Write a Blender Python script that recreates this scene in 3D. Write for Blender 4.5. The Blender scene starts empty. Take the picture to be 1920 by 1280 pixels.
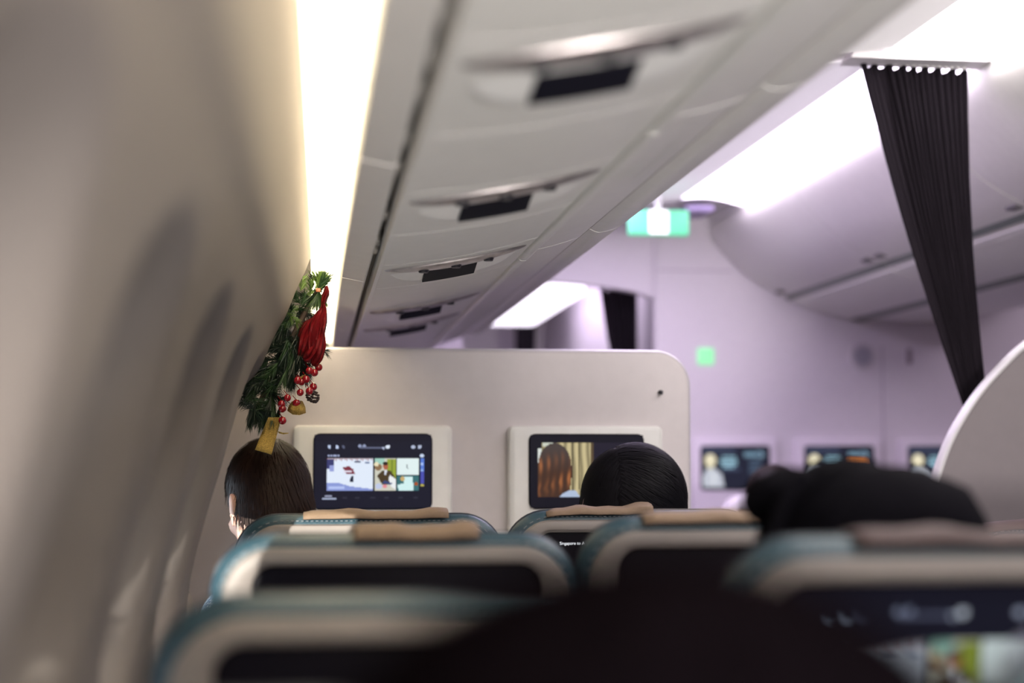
import bpy, bmesh, math, random
import numpy as np
from mathutils import Vector, Matrix, Euler, noise
random.seed(7)
C = bpy.context.scene.collection
SC = bpy.context.scene
H = 1.25                      # seated eye height above the cabin floor; profiles below are given relative to it

# ------------------------------------------------------------------ camera
F = 3000.0
PH = math.atan(222 / F); TH = math.atan(368 * math.cos(PH) / F)
cam = bpy.data.cameras.new('camera'); camo = bpy.data.objects.new('camera', cam); C.objects.link(camo)
camo.location = (0, 0, H)
camo.rotation_euler = (math.pi / 2 + PH, 0, -TH)
cam.sensor_width = 36; cam.lens = 36 * F / 1920
cam.clip_start = 0.02
cam.dof.use_dof = True; cam.dof.focus_distance = 3.2; cam.dof.aperture_fstop = 1.75
SC.camera = camo
SC.view_settings.view_transform = 'Standard'; SC.view_settings.look = 'None'
SC.view_settings.exposure = 0.7; SC.view_settings.gamma = 1.0
SC.cycles.use_denoising = True
SC.cycles.max_bounces = 10
SC.cycles.sample_clamp_indirect = 6

# ------------------------------------------------------------------ world + lamps
w = bpy.data.worlds.new('sky'); SC.world = w; w.use_nodes = True
w.node_tree.nodes['Background'].inputs[0].default_value = (0.75, 0.88, 1.0, 1)
w.node_tree.nodes['Background'].inputs[1].default_value = 2.0
sd = bpy.data.lights.new('sun', 'SUN'); sd.energy = 7; sd.angle = math.radians(0.8); sd.color = (1, 0.93, 0.8)
so = bpy.data.objects.new('sun', sd); C.objects.link(so)
so.rotation_euler = Vector((1, 1.7, -0.20)).to_track_quat('-Z', 'Y').to_euler()
so.location = (-3, -2, 3)

def area(name, loc, size, energy, col, direction=(0, 0, -1)):
    l = bpy.data.lights.new(name, 'AREA'); l.shape = 'RECTANGLE'; l.size, l.size_y = size
    l.energy = energy; l.color = col
    o = bpy.data.objects.new(name, l); C.objects.link(o); o.location = loc
    o.rotation_euler = Vector(direction).to_track_quat('-Z', 'Y').to_euler()
    return o
# ceiling wash lamps over the two aisles (white aft, violet mood light forward)
area('aisle_lamp_aft', (1.04, 0.4, H + 0.97), (0.4, 5.0), 24, (1.0, 0.93, 0.86))
area('aisle_lamp_forward', (1.02, 5.2, H + .985), (0.36, 2.2), 15, (0.82, 0.66, 1.0))
area('aisle_lamp_starboard', (3.35, 3.5, H + 0.97), (0.4, 6.0), 26, (0.95, 0.80, 0.95))
area('galley_lamp', (1.0, 8.0, H + 0.95), (0.5, 1.4), 7, (0.86, 0.68, 1.0))

area('added_aft_fill', (0.70, -2.1, H - 0.55), (0.7, 0.7), 46, (1.0, 0.95, 0.90), (-.06, 1, 0.50)).data.spread = math.radians(95)  # fill lamp added behind the camera to brighten the bin undersides

# ------------------------------------------------------------------ measuring helper: photo pixel -> (x, height rel. eye) on the plane y
_f = Vector((math.sin(TH) * math.cos(PH), math.cos(TH) * math.cos(PH), math.sin(PH)))
_r = Vector((math.cos(TH), -math.sin(TH), 0))
_u = _r.cross(_f)
def U(px, py, y):
    d = _f + _r * ((px - 960) / F) + _u * ((640 - py) / F)
    t = y / d.y
    return d.x * t, d.z * t
def U3(px, py, y):
    x, z = U(px, py, y)
    return Vector((x, y, z + H))

# ------------------------------------------------------------------ materials
def srgb(r, g, b):
    f = lambda c: (c / 255 / 12.92) if c / 255 <= 0.04045 else ((c / 255 + 0.055) / 1.055) ** 2.4
    return (f(r), f(g), f(b))
MATS = {}
def mat(name, col, rough=0.5, metal=0.0, var=0.05, scale=30, bump=0.0, bscale=200, sheen=0, sub=0, coat=0, spec=0.5):
    if name in MATS: return MATS[name]
    m = bpy.data.materials.new(name); m.use_nodes = True; MATS[name] = m
    nt = m.node_tree; b = nt.nodes['Principled BSDF']
    b.inputs['Roughness'].default_value = rough; b.inputs['Metallic'].default_value = metal
    b.inputs['Specular IOR Level'].default_value = spec
    if sheen: b.inputs['Sheen Weight'].default_value = sheen
    if sub: b.inputs['Subsurface Weight'].default_value = sub; b.inputs['Subsurface Radius'].default_value = (0.02, 0.006, 0.004)
    if coat: b.inputs['Coat Weight'].default_value = coat
    tc = nt.nodes.new('ShaderNodeTexCoord')
    n = nt.nodes.new('ShaderNodeTexNoise'); n.inputs['Scale'].default_value = scale; n.inputs['Detail'].default_value = 4
    nt.links.new(tc.outputs['Object'], n.inputs['Vector'])
    mx = nt.nodes.new('ShaderNodeMix'); mx.data_type = 'RGBA'
    c = Vector(col)
    mx.inputs[6].default_value = (*(c * (1 - var)), 1); mx.inputs[7].default_value = (*(c * (1 + var)), 1)
    nt.links.new(n.outputs['Fac'], mx.inputs[0]); nt.links.new(mx.outputs[2], b.inputs['Base Color'])
    if bump:
        n2 = nt.nodes.new('ShaderNodeTexNoise'); n2.inputs['Scale'].default_value = bscale
        nt.links.new(tc.outputs['Object'], n2.inputs['Vector'])
        bp = nt.nodes.new('ShaderNodeBump'); bp.inputs['Strength'].default_value = bump; bp.inputs['Distance'].default_value = 0.002
        nt.links.new(n2.outputs['Fac'], bp.inputs['Height']); nt.links.new(bp.outputs[0], b.inputs['Normal'])
    return m
def emis(name, col, s, base=(0.8, 0.8, 0.8)):
    if name in MATS: return MATS[name]
    m = bpy.data.materials.new(name); m.use_nodes = True; MATS[name] = m
    b = m.node_tree.nodes['Principled BSDF']
    b.inputs['Base Color'].default_value = (*base, 1); b.inputs['Roughness'].default_value = 0.6
    b.inputs['Emission Color'].default_value = (*col, 1); b.inputs['Emission Strength'].default_value = s
    return m
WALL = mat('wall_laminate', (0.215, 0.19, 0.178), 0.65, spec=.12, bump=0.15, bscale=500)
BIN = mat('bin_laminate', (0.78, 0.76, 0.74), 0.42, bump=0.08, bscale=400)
PSUM = mat('service_panel_plastic', (0.80, 0.785, 0.755), 0.45)
TRIM = mat('pale_trim', (0.78, 0.77, 0.74), 0.35)
GAP = mat('grey_seal', (0.16, 0.145, 0.13), 0.6)
LAM = mat('partition_laminate', (0.62, 0.57, 0.58), 0.5, bump=0.05)
EDGE = mat('partition_edge', (0.62, 0.60, 0.62), 0.4)
CREAM = mat('seat_shell_plastic', (0.235, 0.208, 0.198), 0.45, spec=.25, bump=0.1, bscale=600)
HOUS = mat('monitor_housing_plastic', (0.80, 0.79, 0.77), 0.4)
TEAL = mat('teal_leather', (0.024, 0.060, 0.085), 0.42, var=0.15, bump=0.35, bscale=350)
PIPE = mat('dark_piping', (0.03, 0.035, 0.05), 0.5)
THREAD = mat('pale_thread', (0.20, 0.22, 0.25), 0.7)
BLACK = mat('black_gloss', (0.007, 0.006, 0.010), 0.4, spec=.04)
DARKP = mat('dark_plastic', (0.014, 0.013, 0.018), 0.4)
TAN = mat('tan_paper_cover', (0.20, 0.135, 0.09), 0.75, var=0.12, scale=60, bump=0.4, bscale=120)
BROWN = mat('brown_cover', (0.055, 0.032, 0.032), 0.75, var=0.12, scale=60)
CARPET = mat('carpet', (0.05, 0.05, 0.07), 0.95, var=0.3, scale=400, bump=0.5)
CURT = mat('curtain_fabric', (0.011, 0.008, 0.012), 0.9, var=0.1, scale=60, spec=.15, bump=0.2, bscale=900)
BEAD = mat('curtain_glider', (0.7, 0.68, 0.68), 0.3)
HINGE = mat('grey_green_rail', (0.11, 0.13, 0.115), 0.45)
LATCH = mat('latch_grey', (0.12, 0.11, 0.12), 0.5)
CHROME = mat('smoked_chrome', (0.46, 0.42, 0.42), 0.38, metal=0.8, var=.5, scale=55)
METAL = mat('seat_leg_metal', (0.4, 0.4, 0.4), 0.3, metal=1)
COVE = emis('warm_cove_diffuser', (1.0, 0.84, 0.55), 6.0)
CEILW = emis('ceiling_diffuser_white', (1.0, 0.94, 0.94), 4.5)
CEILV = emis('ceiling_diffuser_violet', (0.92, 0.80, 1.0), 4.5)
CEIL = mat('ceiling_panel', (0.84, 0.81, 0.83), 0.5)

# ------------------------------------------------------------------ mesh helpers
def link(name, me, m=None, parent=None):
    o = bpy.data.objects.new(name, me); C.objects.link(o)
    if m is not None:
        for q in (m if isinstance(m, (list, tuple)) else [m]): me.materials.append(q)
    if parent is not None:
        o.parent = parent
        M = Matrix.Identity(4); p = parent
        while p is not None:
            M = Matrix.LocRotScale(p.location, p.rotation_euler, p.scale) @ p.matrix_parent_inverse.inverted() if False else M
            p = p.parent
        if parent.get('_local') is None and parent.type == 'EMPTY':
            o.matrix_parent_inverse = Matrix.Translation(parent.location).inverted()
    return o
def obj(name, bm, m, parent=None, smooth=True, recalc=True):
    if recalc: bmesh.ops.recalc_face_normals(bm, faces=bm.faces)
    me = bpy.data.meshes.new(name); bm.to_mesh(me); bm.free()
    if smooth:
        for p in me.polygons: p.use_smooth = True
        try: me.set_sharp_from_angle(angle=math.radians(38))
        except Exception: pass
    return link(name, me, m, parent)
def thing(name, label, cat, loc=(0, 0, 0), group=None, local=False):
    o = bpy.data.objects.new(name, None); C.objects.link(o); o.location = loc
    o.empty_display_size = 0.1
    o['label'] = label; o['category'] = cat
    if group: o['group'] = group
    if local: o['_local'] = 1
    return o
def tag(o, label, cat, group=None, kind=None):
    if label: o['label'] = label
    if cat: o['category'] = cat
    if group: o['group'] = group
    if kind: o['kind'] = kind
    return o
def struct(o):
    o['kind'] = 'structure'; return o
def box(bm, x0, x1, y0, y1, z0, z1, bev=0.0, seg=2):
    r = bmesh.ops.create_cube(bm, size=1)
    vs = r['verts']
    bmesh.ops.scale(bm, vec=(x1 - x0, y1 - y0, z1 - z0), verts=vs)
    bmesh.ops.translate(bm, vec=((x0 + x1) / 2, (y0 + y1) / 2, (z0 + z1) / 2), verts=vs)
    if bev:
        es = list({e for v in vs for e in v.link_edges})
        bmesh.ops.bevel(bm, geom=es, offset=bev, segments=seg, affect='EDGES', profile=0.5)
    return vs
def quadstrip(bm, A, B):
    va = [bm.verts.new(p) for p in A]; vb = [bm.verts.new(p) for p in B]
    for i in range(len(A) - 1): bm.faces.new((va[i], va[i + 1], vb[i + 1], vb[i]))
    return va, vb
def sweep(bm, prof, y0, y1, closed=True, cap=True, dz=H, ny=1):
    """extrude an (x, z) profile along the cabin"""
    rings = []
    for k in range(ny + 1):
        y = y0 + (y1 - y0) * k / ny
        rings.append([bm.verts.new((x, y, z + dz)) for x, z in prof])
    n = len(prof)
    for a, b in zip(rings, rings[1:]):
        for i in range(n if closed else n - 1):
            j = (i + 1) % n
            bm.faces.new((a[i], a[j], b[j], b[i]))
    if closed and cap:
        bm.faces.new(rings[0]); bm.faces.new(rings[-1])
def thick(prof, t):
    """close an open (x,z) line into a band of thickness t on its left side"""
    n = len(prof); off = []
    for i in range(n):
        a = Vector(prof[max(i - 1, 0)]); b = Vector(prof[min(i + 1, n - 1)])
        d = (b - a).normalized(); off.append((prof[i][0] - d.y * t, prof[i][1] + d.x * t))
    return list(prof) + off[::-1]
def smoothline(P, n=6):
    out = []
    P = [Vector(p) for p in P]
    for i in range(len(P) - 1):
        p0 = P[max(i - 1, 0)]; p1 = P[i]; p2 = P[i + 1]; p3 = P[min(i + 2, len(P) - 1)]
        for k in range(n):
            t = k / n
            out.append(0.5 * ((2 * p1) + (p2 - p0) * t + (2 * p0 - 5 * p1 + 4 * p2 - p3) * t * t + (3 * p1 - p0 - 3 * p2 + p3) * t ** 3))
    out.append(P[-1]); return [tuple(p) for p in out]
def rrect(x0, x1, z0, z1, r, n=8, rb=None):
    """rounded rectangle outline (x, z), counter-clockwise; rb = bottom radius"""
    rb = r if rb is None else rb
    P = []
    for cx, cz, a0, rr in ((x1 - r, z1 - r, 0, r), (x0 + r, z1 - r, 90, r), (x0 + rb, z0 + rb, 180, rb), (x1 - rb, z0 + rb, 270, rb)):
        for k in range(n + 1):
            a = math.radians(a0 + 90 * k / n); P.append((cx + rr * math.cos(a), cz + rr * math.sin(a)))
    return P
def slab(bm, outl, rings, lean=None):
    """loft of outlines: rings = [(inset, y)], outl(inset) -> points; closes both ends"""
    lv = []
    for ins, y in rings:
        lv.append([bm.verts.new((x, y + (lean(z) if lean else 0), z)) for x, z in outl(ins)])
    n = len(lv[0])
    for a, b in zip(lv, lv[1:]):
        for i in range(n): bm.faces.new((a[i], a[(i + 1) % n], b[(i + 1) % n], b[i]))
    bm.faces.new(lv[0]); bm.faces.new(lv[-1])
def tube(bm, pts, rad, seg=6, cap=True):
    pts = [Vector(p) for p in pts]; n = len(pts)
    rs = rad if isinstance(rad, (list, tuple)) else [rad] * n
    rings = []
    up = Vector((0.13, 0.21, 0.97))
    for i, p in enumerate(pts):
        d = (pts[min(i + 1, n - 1)] - pts[max(i - 1, 0)]).normalized()
        a = d.cross(up).normalized(); b = d.cross(a)
        rings.append([bm.verts.new(p + (a * math.cos(2 * math.pi * k / seg) + b * math.sin(2 * math.pi * k / seg)) * rs[i]) for k in range(seg)])
    for A, B in zip(rings, rings[1:]):
        for k in range(seg): bm.faces.new((A[k], A[(k + 1) % seg], B[(k + 1) % seg], B[k]))
    if cap: bm.faces.new(rings[0]); bm.faces.new(rings[-1])
def ball(bm, c, r, seg=16, rings=10, scale=(1, 1, 1)):
    M = Matrix.Translation(c) @ Matrix.Diagonal((*scale, 1))
    return bmesh.ops.create_uvsphere(bm, u_segments=seg, v_segments=rings, radius=r, matrix=M)['verts']

# ================================================================== THE SHELL
Y0, YF = -3.0, 6.80            # aft end, forward wall of this cabin
YW = 3.24                      # the near run of sidewall panels ends here
bm = bmesh.new(); box(bm, -0.6, 5.2, Y0, 10.2, -0.05, 0)
struct(obj('floor', bm, CARPET, smooth=False))

# --- left sidewall with sculpted window recesses and real openings
WS = smoothline([(-0.0134, .409), (-0.0265, .375), (-0.041, .344), (-0.062, .290), (-.088, .240), (-.130, .130), (-.160, .013), (-.196, -.114), (-.226, -.25), (-.245, -.45), (-.25, -.8), (-.25, -1.25)], 6)
WINY = [0.73 + 0.6 * k for k in range(-5, 5)]
WZ = -0.055; WW, WH_ = 0.115, 0.185
def sell(dy, dz, a, b, n=3.0): return (abs(dy / a) ** n + abs(dz / b) ** n) ** (1 / n)
def wall_left():
    bm = bmesh.new()
    # arc-length resample of the section
    P = [Vector(p) for p in WS]; zs = []
    zt = .409
    while zt > -1.25:
        zs.append(zt); zt -= 0.0105 if zt > -.32 else 0.08
    zs.append(-1.25)
    def xat(z):
        for a, b in zip(P, P[1:]):
            if b.y <= z <= a.y: return a.x + (b.x - a.x) * (a.y - z) / max(a.y - b.y, 1e-6)
        return P[-1].x
    ys = [Y0 + 0.02 * i for i in range(int((YW - Y0) / 0.02) + 1)]
    grid = []
    for y in ys:
        wy = min(WINY, key=lambda c: abs(c - y)); dy = y - wy
        row = []
        for z in zs:
            s = sell(dy, z - WZ, 0.225, 0.265, 2.6)       # outer scoop
            t = max(0, min(1, (1.0 - s) / 0.42)); t = t * t * (3 - 2 * t)
            x = xat(z) - 0.066 * t
            # cove flare at the end of the run
            row.append(bm.verts.new((x, y, z + H)))
        grid.append(row)
    for i in range(len(ys) - 1):
        for j in range(len(zs) - 1):
            yc = (ys[i] + ys[i + 1]) / 2; zc = (zs[j] + zs[j + 1]) / 2
            wy = min(WINY, key=lambda c: abs(c - yc))
            if wy > .8 and sell(yc - wy, zc - WZ, WW, WH_, 3.2) < 1: continue
            bm.faces.new((grid[i][j], grid[i + 1][j], grid[i + 1][j + 1], grid[i][j + 1]))
    # return at the forward end of the run
    last = grid[-1]
    back = [bm.verts.new((v.co.x - 0.004, YW + 0.006, v.co.z)) for v in last]
    back2 = [bm.verts.new((v.co.x - 0.16, YW + 0.02, v.co.z)) for v in last]
    for A, B in ((last, back), (back, back2)):
        for j in range(len(zs) - 1): bm.faces.new((A[j], A[j + 1], B[j + 1], B[j]))
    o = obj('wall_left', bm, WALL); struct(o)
    for p in o.data.polygons: p.use_smooth = True
    return xat
xat = wall_left()
# forward sidewall beside the wreath, set back a little
bm = bmesh.new()
prof = [(x - 0.06 if z < .36 else x - 0.06 * (0.409 - z) / 0.05, z) for x, z in WS]
sweep(bm, prof, YW + 0.02, 3.29, closed=False); sweep(bm, prof, 3.52, 10.2, closed=False)
sweep(bm, [p for p in prof if p[1] > -.03], 3.29, 3.52, closed=False); sweep(bm, [p for p in prof if p[1] < -.25], 3.29, 3.52, closed=False)
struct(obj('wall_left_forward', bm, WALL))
bm = bmesh.new()
pj = [p for p in prof if -.27 < p[1] < -.01]
for ya, yb in ((3.283, 3.295), (3.515, 3.527)):
    sweep(bm, [(x + .002, z) for x, z in pj] + [(x - .02, z) for x, z in pj[::-1]], ya, yb)
added_window = struct(obj('window_9', bm, WALL))  # unseen opening added so the sun reaches the first-row passenger's face
# windows: bezel ring + pane
GLASS = bpy.data.materials.new('window_glass'); GLASS.use_nodes = True
nt = GLASS.node_tree; nt.nodes.clear()
o_ = nt.nodes.new('ShaderNodeOutputMaterial'); mx = nt.nodes.new('ShaderNodeMixShader'); tr = nt.nodes.new('ShaderNodeBsdfTransparent'); gl = nt.nodes.new('ShaderNodeBsdfGlossy')
tr.inputs[0].default_value = (0.92, 0.95, 0.97, 1); gl.inputs[1].default_value = 0.05; mx.inputs[0].default_value = 0.06
nt.links.new(tr.outputs[0], mx.inputs[1]); nt.links.new(gl.outputs[0], mx.inputs[2]); nt.links.new(mx.outputs[0], o_.inputs[0])
bm = bmesh.new(); quadstrip(bm, [(x - .015, 3.285, z + H) for x, z in pj], [(x - .015, 3.525, z + H) for x, z in pj]); obj('pane', bm, GLASS, added_window, smooth=False)
for k, wy in enumerate([y for y in WINY if y > 0.8]):
    def ring(a, b, dx):
        pts = []
        for i in range(40):
            t = 2 * math.pi * i / 40; c, s = math.cos(t), math.sin(t)
            q = (abs(c) ** 3.2 + abs(s) ** 3.2) ** (-1 / 3.2)
            y = wy + a * c * q; z = WZ + b * s * q
            pts.append((xat(z) + dx, y, z + H))
        return pts
    bm = bmesh.new()
    R = [ring(WW + .036, WH_ + .034, -.0675), ring(WW + .002, WH_ + .002, -.065), ring(WW - .006, WH_ - .006, -.072), ring(WW - .006, WH_ - .006, -.092)]
    V = [[bm.verts.new(p) for p in r] for r in R]
    for A, B in zip(V, V[1:]):
        for i in range(40): bm.faces.new((A[i], A[(i + 1) % 40], B[(i + 1) % 40], B[i]))
    wo = struct(obj('window_%d' % (k + 1), bm, WALL))
    sh = {0.73: -.245, 1.33: -.165, 3.13: -.09, 2.53: -.035}.get(round(wy, 2), -.045)
    if sh is not None:                         # pulled-down shade
        bm = bmesh.new(); zz = [WZ + WH_ - (WZ + WH_ - sh) * i / 12 for i in range(13)]
        quadstrip(bm, [(xat(z) - .078, wy - WW - .004, z + H) for z in zz], [(xat(z) - .078, wy + WW + .004, z + H) for z in zz])
        quadstrip(bm, [(xat(sh) - .078, wy - WW, sh + H), (xat(sh) - .070, wy - WW, sh + H)], [(xat(sh) - .078, wy + WW, sh + H), (xat(sh) - .070, wy + WW, sh + H)])
        so_ = obj('window_shade', bm, mat('shade_plastic', (.40, .37, .34), .6), wo)
        q_ = so_.modifiers.new('thickness', 'SOLIDIFY'); q_.thickness = .003
    bm = bmesh.new(); vs = [bm.verts.new(p) for p in ring(WW + 0.01, WH_ + 0.01, -.090)]
    bm.faces.new(vs); obj('pane', bm, GLASS, wo, smooth=False)

# --- warm light cove running between sidewall and bins: separate diffuser lengths
SE = [Y0, -1.95, -0.65, 0.65, 1.95, 3.24, 4.54, 6.0]
for k, (a, b) in enumerate(zip(SE, SE[1:])):
    if b < -0.7: pass
    bm = bmesh.new()
    prof = smoothline([(-0.0134, .4095), (-0.004, .432), (0.02, .444), (0.05, .440), (0.075, .425)], 4)
    sweep(bm, thick(prof, 0.006), a + 0.007, b - 0.007)
    t = obj('cove_light', bm, COVE)
    tag(t, ['glowing cove light diffuser at the aft cabin end', 'glowing cove light diffuser two lengths behind the viewer', 'glowing cove light diffuser above the viewer row',
            'glowing cove light diffuser just ahead of the viewer, cut by the top of the photo', 'second glowing cove light diffuser, its near seam beside the first bin seam',
            'glowing cove light diffuser right above the Christmas pine swag', 'glowing cove light diffuser beyond the white bulkhead'][k] if False else
        ['warm cove light diffuser farthest aft over the sidewall', 'warm cove light diffuser second from the aft end', 'warm cove light diffuser over the rows behind the viewer',
         'brightest cove light diffuser, nearest, running to the top edge of the picture', 'cove light diffuser between the near seam and the pine swag',
         'short stretch of cove light diffuser right behind the pine swag and red petals', 'cove light diffuser hidden beyond the two-screen bulkhead'][k], 'ceiling light', 'warm cove lights')
bm = bmesh.new()                                         # yellowish seam backing of the cove
sweep(bm, thick(smoothline([(-0.016, .412), (-0.006, .440), (0.02, .452), (0.055, .448), (0.088, .432)], 4), 0.012), Y0, 10.2)
struct(obj('trim_1', bm, mat('cove_backing', (0.16, 0.12, 0.06), 0.6)))

# --- dark outer hull closing the space above the bins
bm = bmesh.new()
box(bm, -0.62, -0.6, Y0, 10.2, H + 0.6, H + 1.2)
sweep(bm, [(-0.03, .44), (-0.03, .50), (-0.03, 1.1), (-0.05, 1.1), (-0.05, .44)], Y0, 10.2)
struct(obj('wall_left_upper', bm, WALL, smooth=False))
bm = bmesh.new(); box(bm, -0.6, 5.2, Y0 - 0.02, Y0, 0, H + 1.2); struct(obj('wall_back', bm, WALL, smooth=False))
bm = bmesh.new(); box(bm, 4.75, 4.8, Y0, 10.2, 0, H + 1.2); struct(obj('wall_right', bm, WALL, smooth=False))

# --- ceiling: panels with a recessed bright wash strip over the port aisle
bm = bmesh.new()
prof = smoothline([(-0.05, 1.02), (0.6, 1.02), (1.0, 1.025), (1.3, 1.03), (1.427, 1.037), (1.44, 1.06)], 4)
sweep(bm, thick(prof, 0.02), Y0, 6.8)
prof = smoothline([(1.705, 1.03), (1.8, 1.05), (2.35, 1.06), (3.0, 1.07), (3.9, 1.07), (4.8, 1.0)], 4)
sweep(bm, thick(prof, 0.02), Y0, 6.8)
sweep(bm, [(1.43, 1.06), (1.74, 1.06), (1.74, 1.08), (1.43, 1.08)], Y0, 6.8)

struct(obj('ceiling', bm, CEIL))
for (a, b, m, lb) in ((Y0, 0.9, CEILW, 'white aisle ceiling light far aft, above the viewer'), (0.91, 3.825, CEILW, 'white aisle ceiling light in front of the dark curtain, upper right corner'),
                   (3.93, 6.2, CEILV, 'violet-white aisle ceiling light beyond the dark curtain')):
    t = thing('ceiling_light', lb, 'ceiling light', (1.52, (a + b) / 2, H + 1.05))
    bm = bmesh.new(); sweep(bm, thick(smoothline([(1.432, 1.040), (1.56, 1.046), (1.694, 1.018)], 5), 0.008), a, b); obj('bright_diffuser', bm, m, t)
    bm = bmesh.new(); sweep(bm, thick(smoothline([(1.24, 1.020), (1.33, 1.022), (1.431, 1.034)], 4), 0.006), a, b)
    obj('ceiling_glow_band', bm, emis('ceiling_glow_white', (1, .92, .91), .28) if m is CEILW else emis('ceiling_glow_violet', (.95, .84, .98), .28), t)  # glowing band stands in for ceiling lit by the strip
# ================================================================== OUTBOARD BINS + SERVICE PANELS (left)
def pz(x):                                     # service channel underside
    t = (x - 0.265) / 0.153
    return .3346 + .2 * x - 0.010 * (1 - t * t)
binlabels = ['overhead bin length nearest the viewer, top edge of the picture', 'overhead bin length with the slotted vent mark, second from the viewer',
             'overhead bin length above the pine swag and first rows', 'farthest overhead bin length, vanishing behind the bulkhead']
for k, (a, b) in enumerate(((0.65, 1.95), (1.95, 3.24), (3.24, 4.54), (4.54, 6.0))):
    a += .003; b -= .003
    t = thing('overhead_bin', 'cream ' + binlabels[k], 'overhead bin', (0.5, (a + b) / 2, H + .42), 'outboard overhead bins')
    bm = bmesh.new()
    low = smoothline([(.432, .428), (.48, .440), (.535, .458)], 4)
    lip = smoothline([(.556, .478), (.575, .470), (.600, .474), (.628, .488), (.645, .52), (.652, .60), (.63, .72), (.55, .86), (.40, .97), (.10, 1.0)], 5)
    sweep(bm, low + [(.541, .468), (.549, .478)] + lip + [(.0, 1.0), (.0, .50), (.43, .50)], a, b)
    obj('bin_body', bm, BIN, t)
    bm = bmesh.new(); sweep(bm, smoothline([(.537, .4585), (.541, .470), (.5515, .4795), (.557, .479)], 3) + [(.55, .49), (.535, .47)], a, b)
    obj('handle_recess', bm, mat('recess_shade', (0.36, 0.33, 0.31), 0.5), t)  # shadow in the groove put into a darker colour
    bm = bmesh.new(); sweep(bm, rrect(.409, .430, .408, .432, .008, 4), a, b)
    obj('edge_rail', bm, TRIM, t)
    if k == 1:                                 # slotted vent marking by the rail
        bm = bmesh.new()
        for i in range(6):
            p = Z = None
            x0, y0 = .462, 2.30 + i * .022
            v = [bm.verts.new((x, y, H + .4335 + (x - .455) * .28 - .0010)) for x, y in ((x0 - .012, y0), (x0 - .012, y0 + .008), (x0 + .022, y0 + .012), (x0 + .022, y0 + .004))]
            bm.faces.new(v)
        for yy in (2.22,):
            v = [bm.verts.new((x, y, H + .4335 + (x - .455) * .28 - .0010)) for x, y in ((.50, 2.18), (.504, 2.18), (.504, 2.50), (.50, 2.50))]
            bm.faces.new(v)
        obj('vent_marking', bm, mat('pale_mark', (.85, .85, .82), .5), t, smooth=False)
    # inboard valance strip of the same bin length (beside the cove)
    v = thing('valance_panel', ['cream valance strip beside the nearest cove light', 'cream valance strip between the two bin seams left of the service units', 'cream valance strip just right of the pine swag', 'cream valance strip beyond the bulkhead'][k],
              'panel', (.07, (a + b) / 2, H + .36), 'valance strips beside the cove')
    bm = bmesh.new(); sweep(bm, [(.0465, .374), (.050, .368), (.094, .360), (.098, .366), (.098, .398), (.092, .402), (.052, .412), (.0465, .408)], a, b)
    obj('strip', bm, BIN, v)
# groove between valance and service channel, lip and rough seal
bm = bmesh.new(); sweep(bm, [(.094, .392), (.118, .392), (.118, .40), (.094, .41)], Y0, 6.0)
cs = thing('channel_seal', 'dark grooved seal running between valance strips and service units', 'seal', (.106, 1.5, H + .39)); obj('seal', bm, GAP, cs)
bm = bmesh.new(); sweep(bm, [(.1085, .362), (.112, .3545), (.120, .3555), (.121, .392), (.112, .392)], Y0, 6.0)
tag(obj('channel_edge_strip', bm, TRIM), 'thin pale edge strip along the left side of the service units', 'strip')
# clips seen in the groove
for i, yy in enumerate([1.32, 1.47, 1.62, 1.86, 2.05, 2.45, 2.75, 2.86]):
    bm = bmesh.new(); box(bm, .0995, .1075, yy - .03, yy + .03, H + .372, H + .391, .002)
    obj('seal_clip', bm, mat('clip_grey', (.42, .4, .37), .5), cs)

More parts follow.
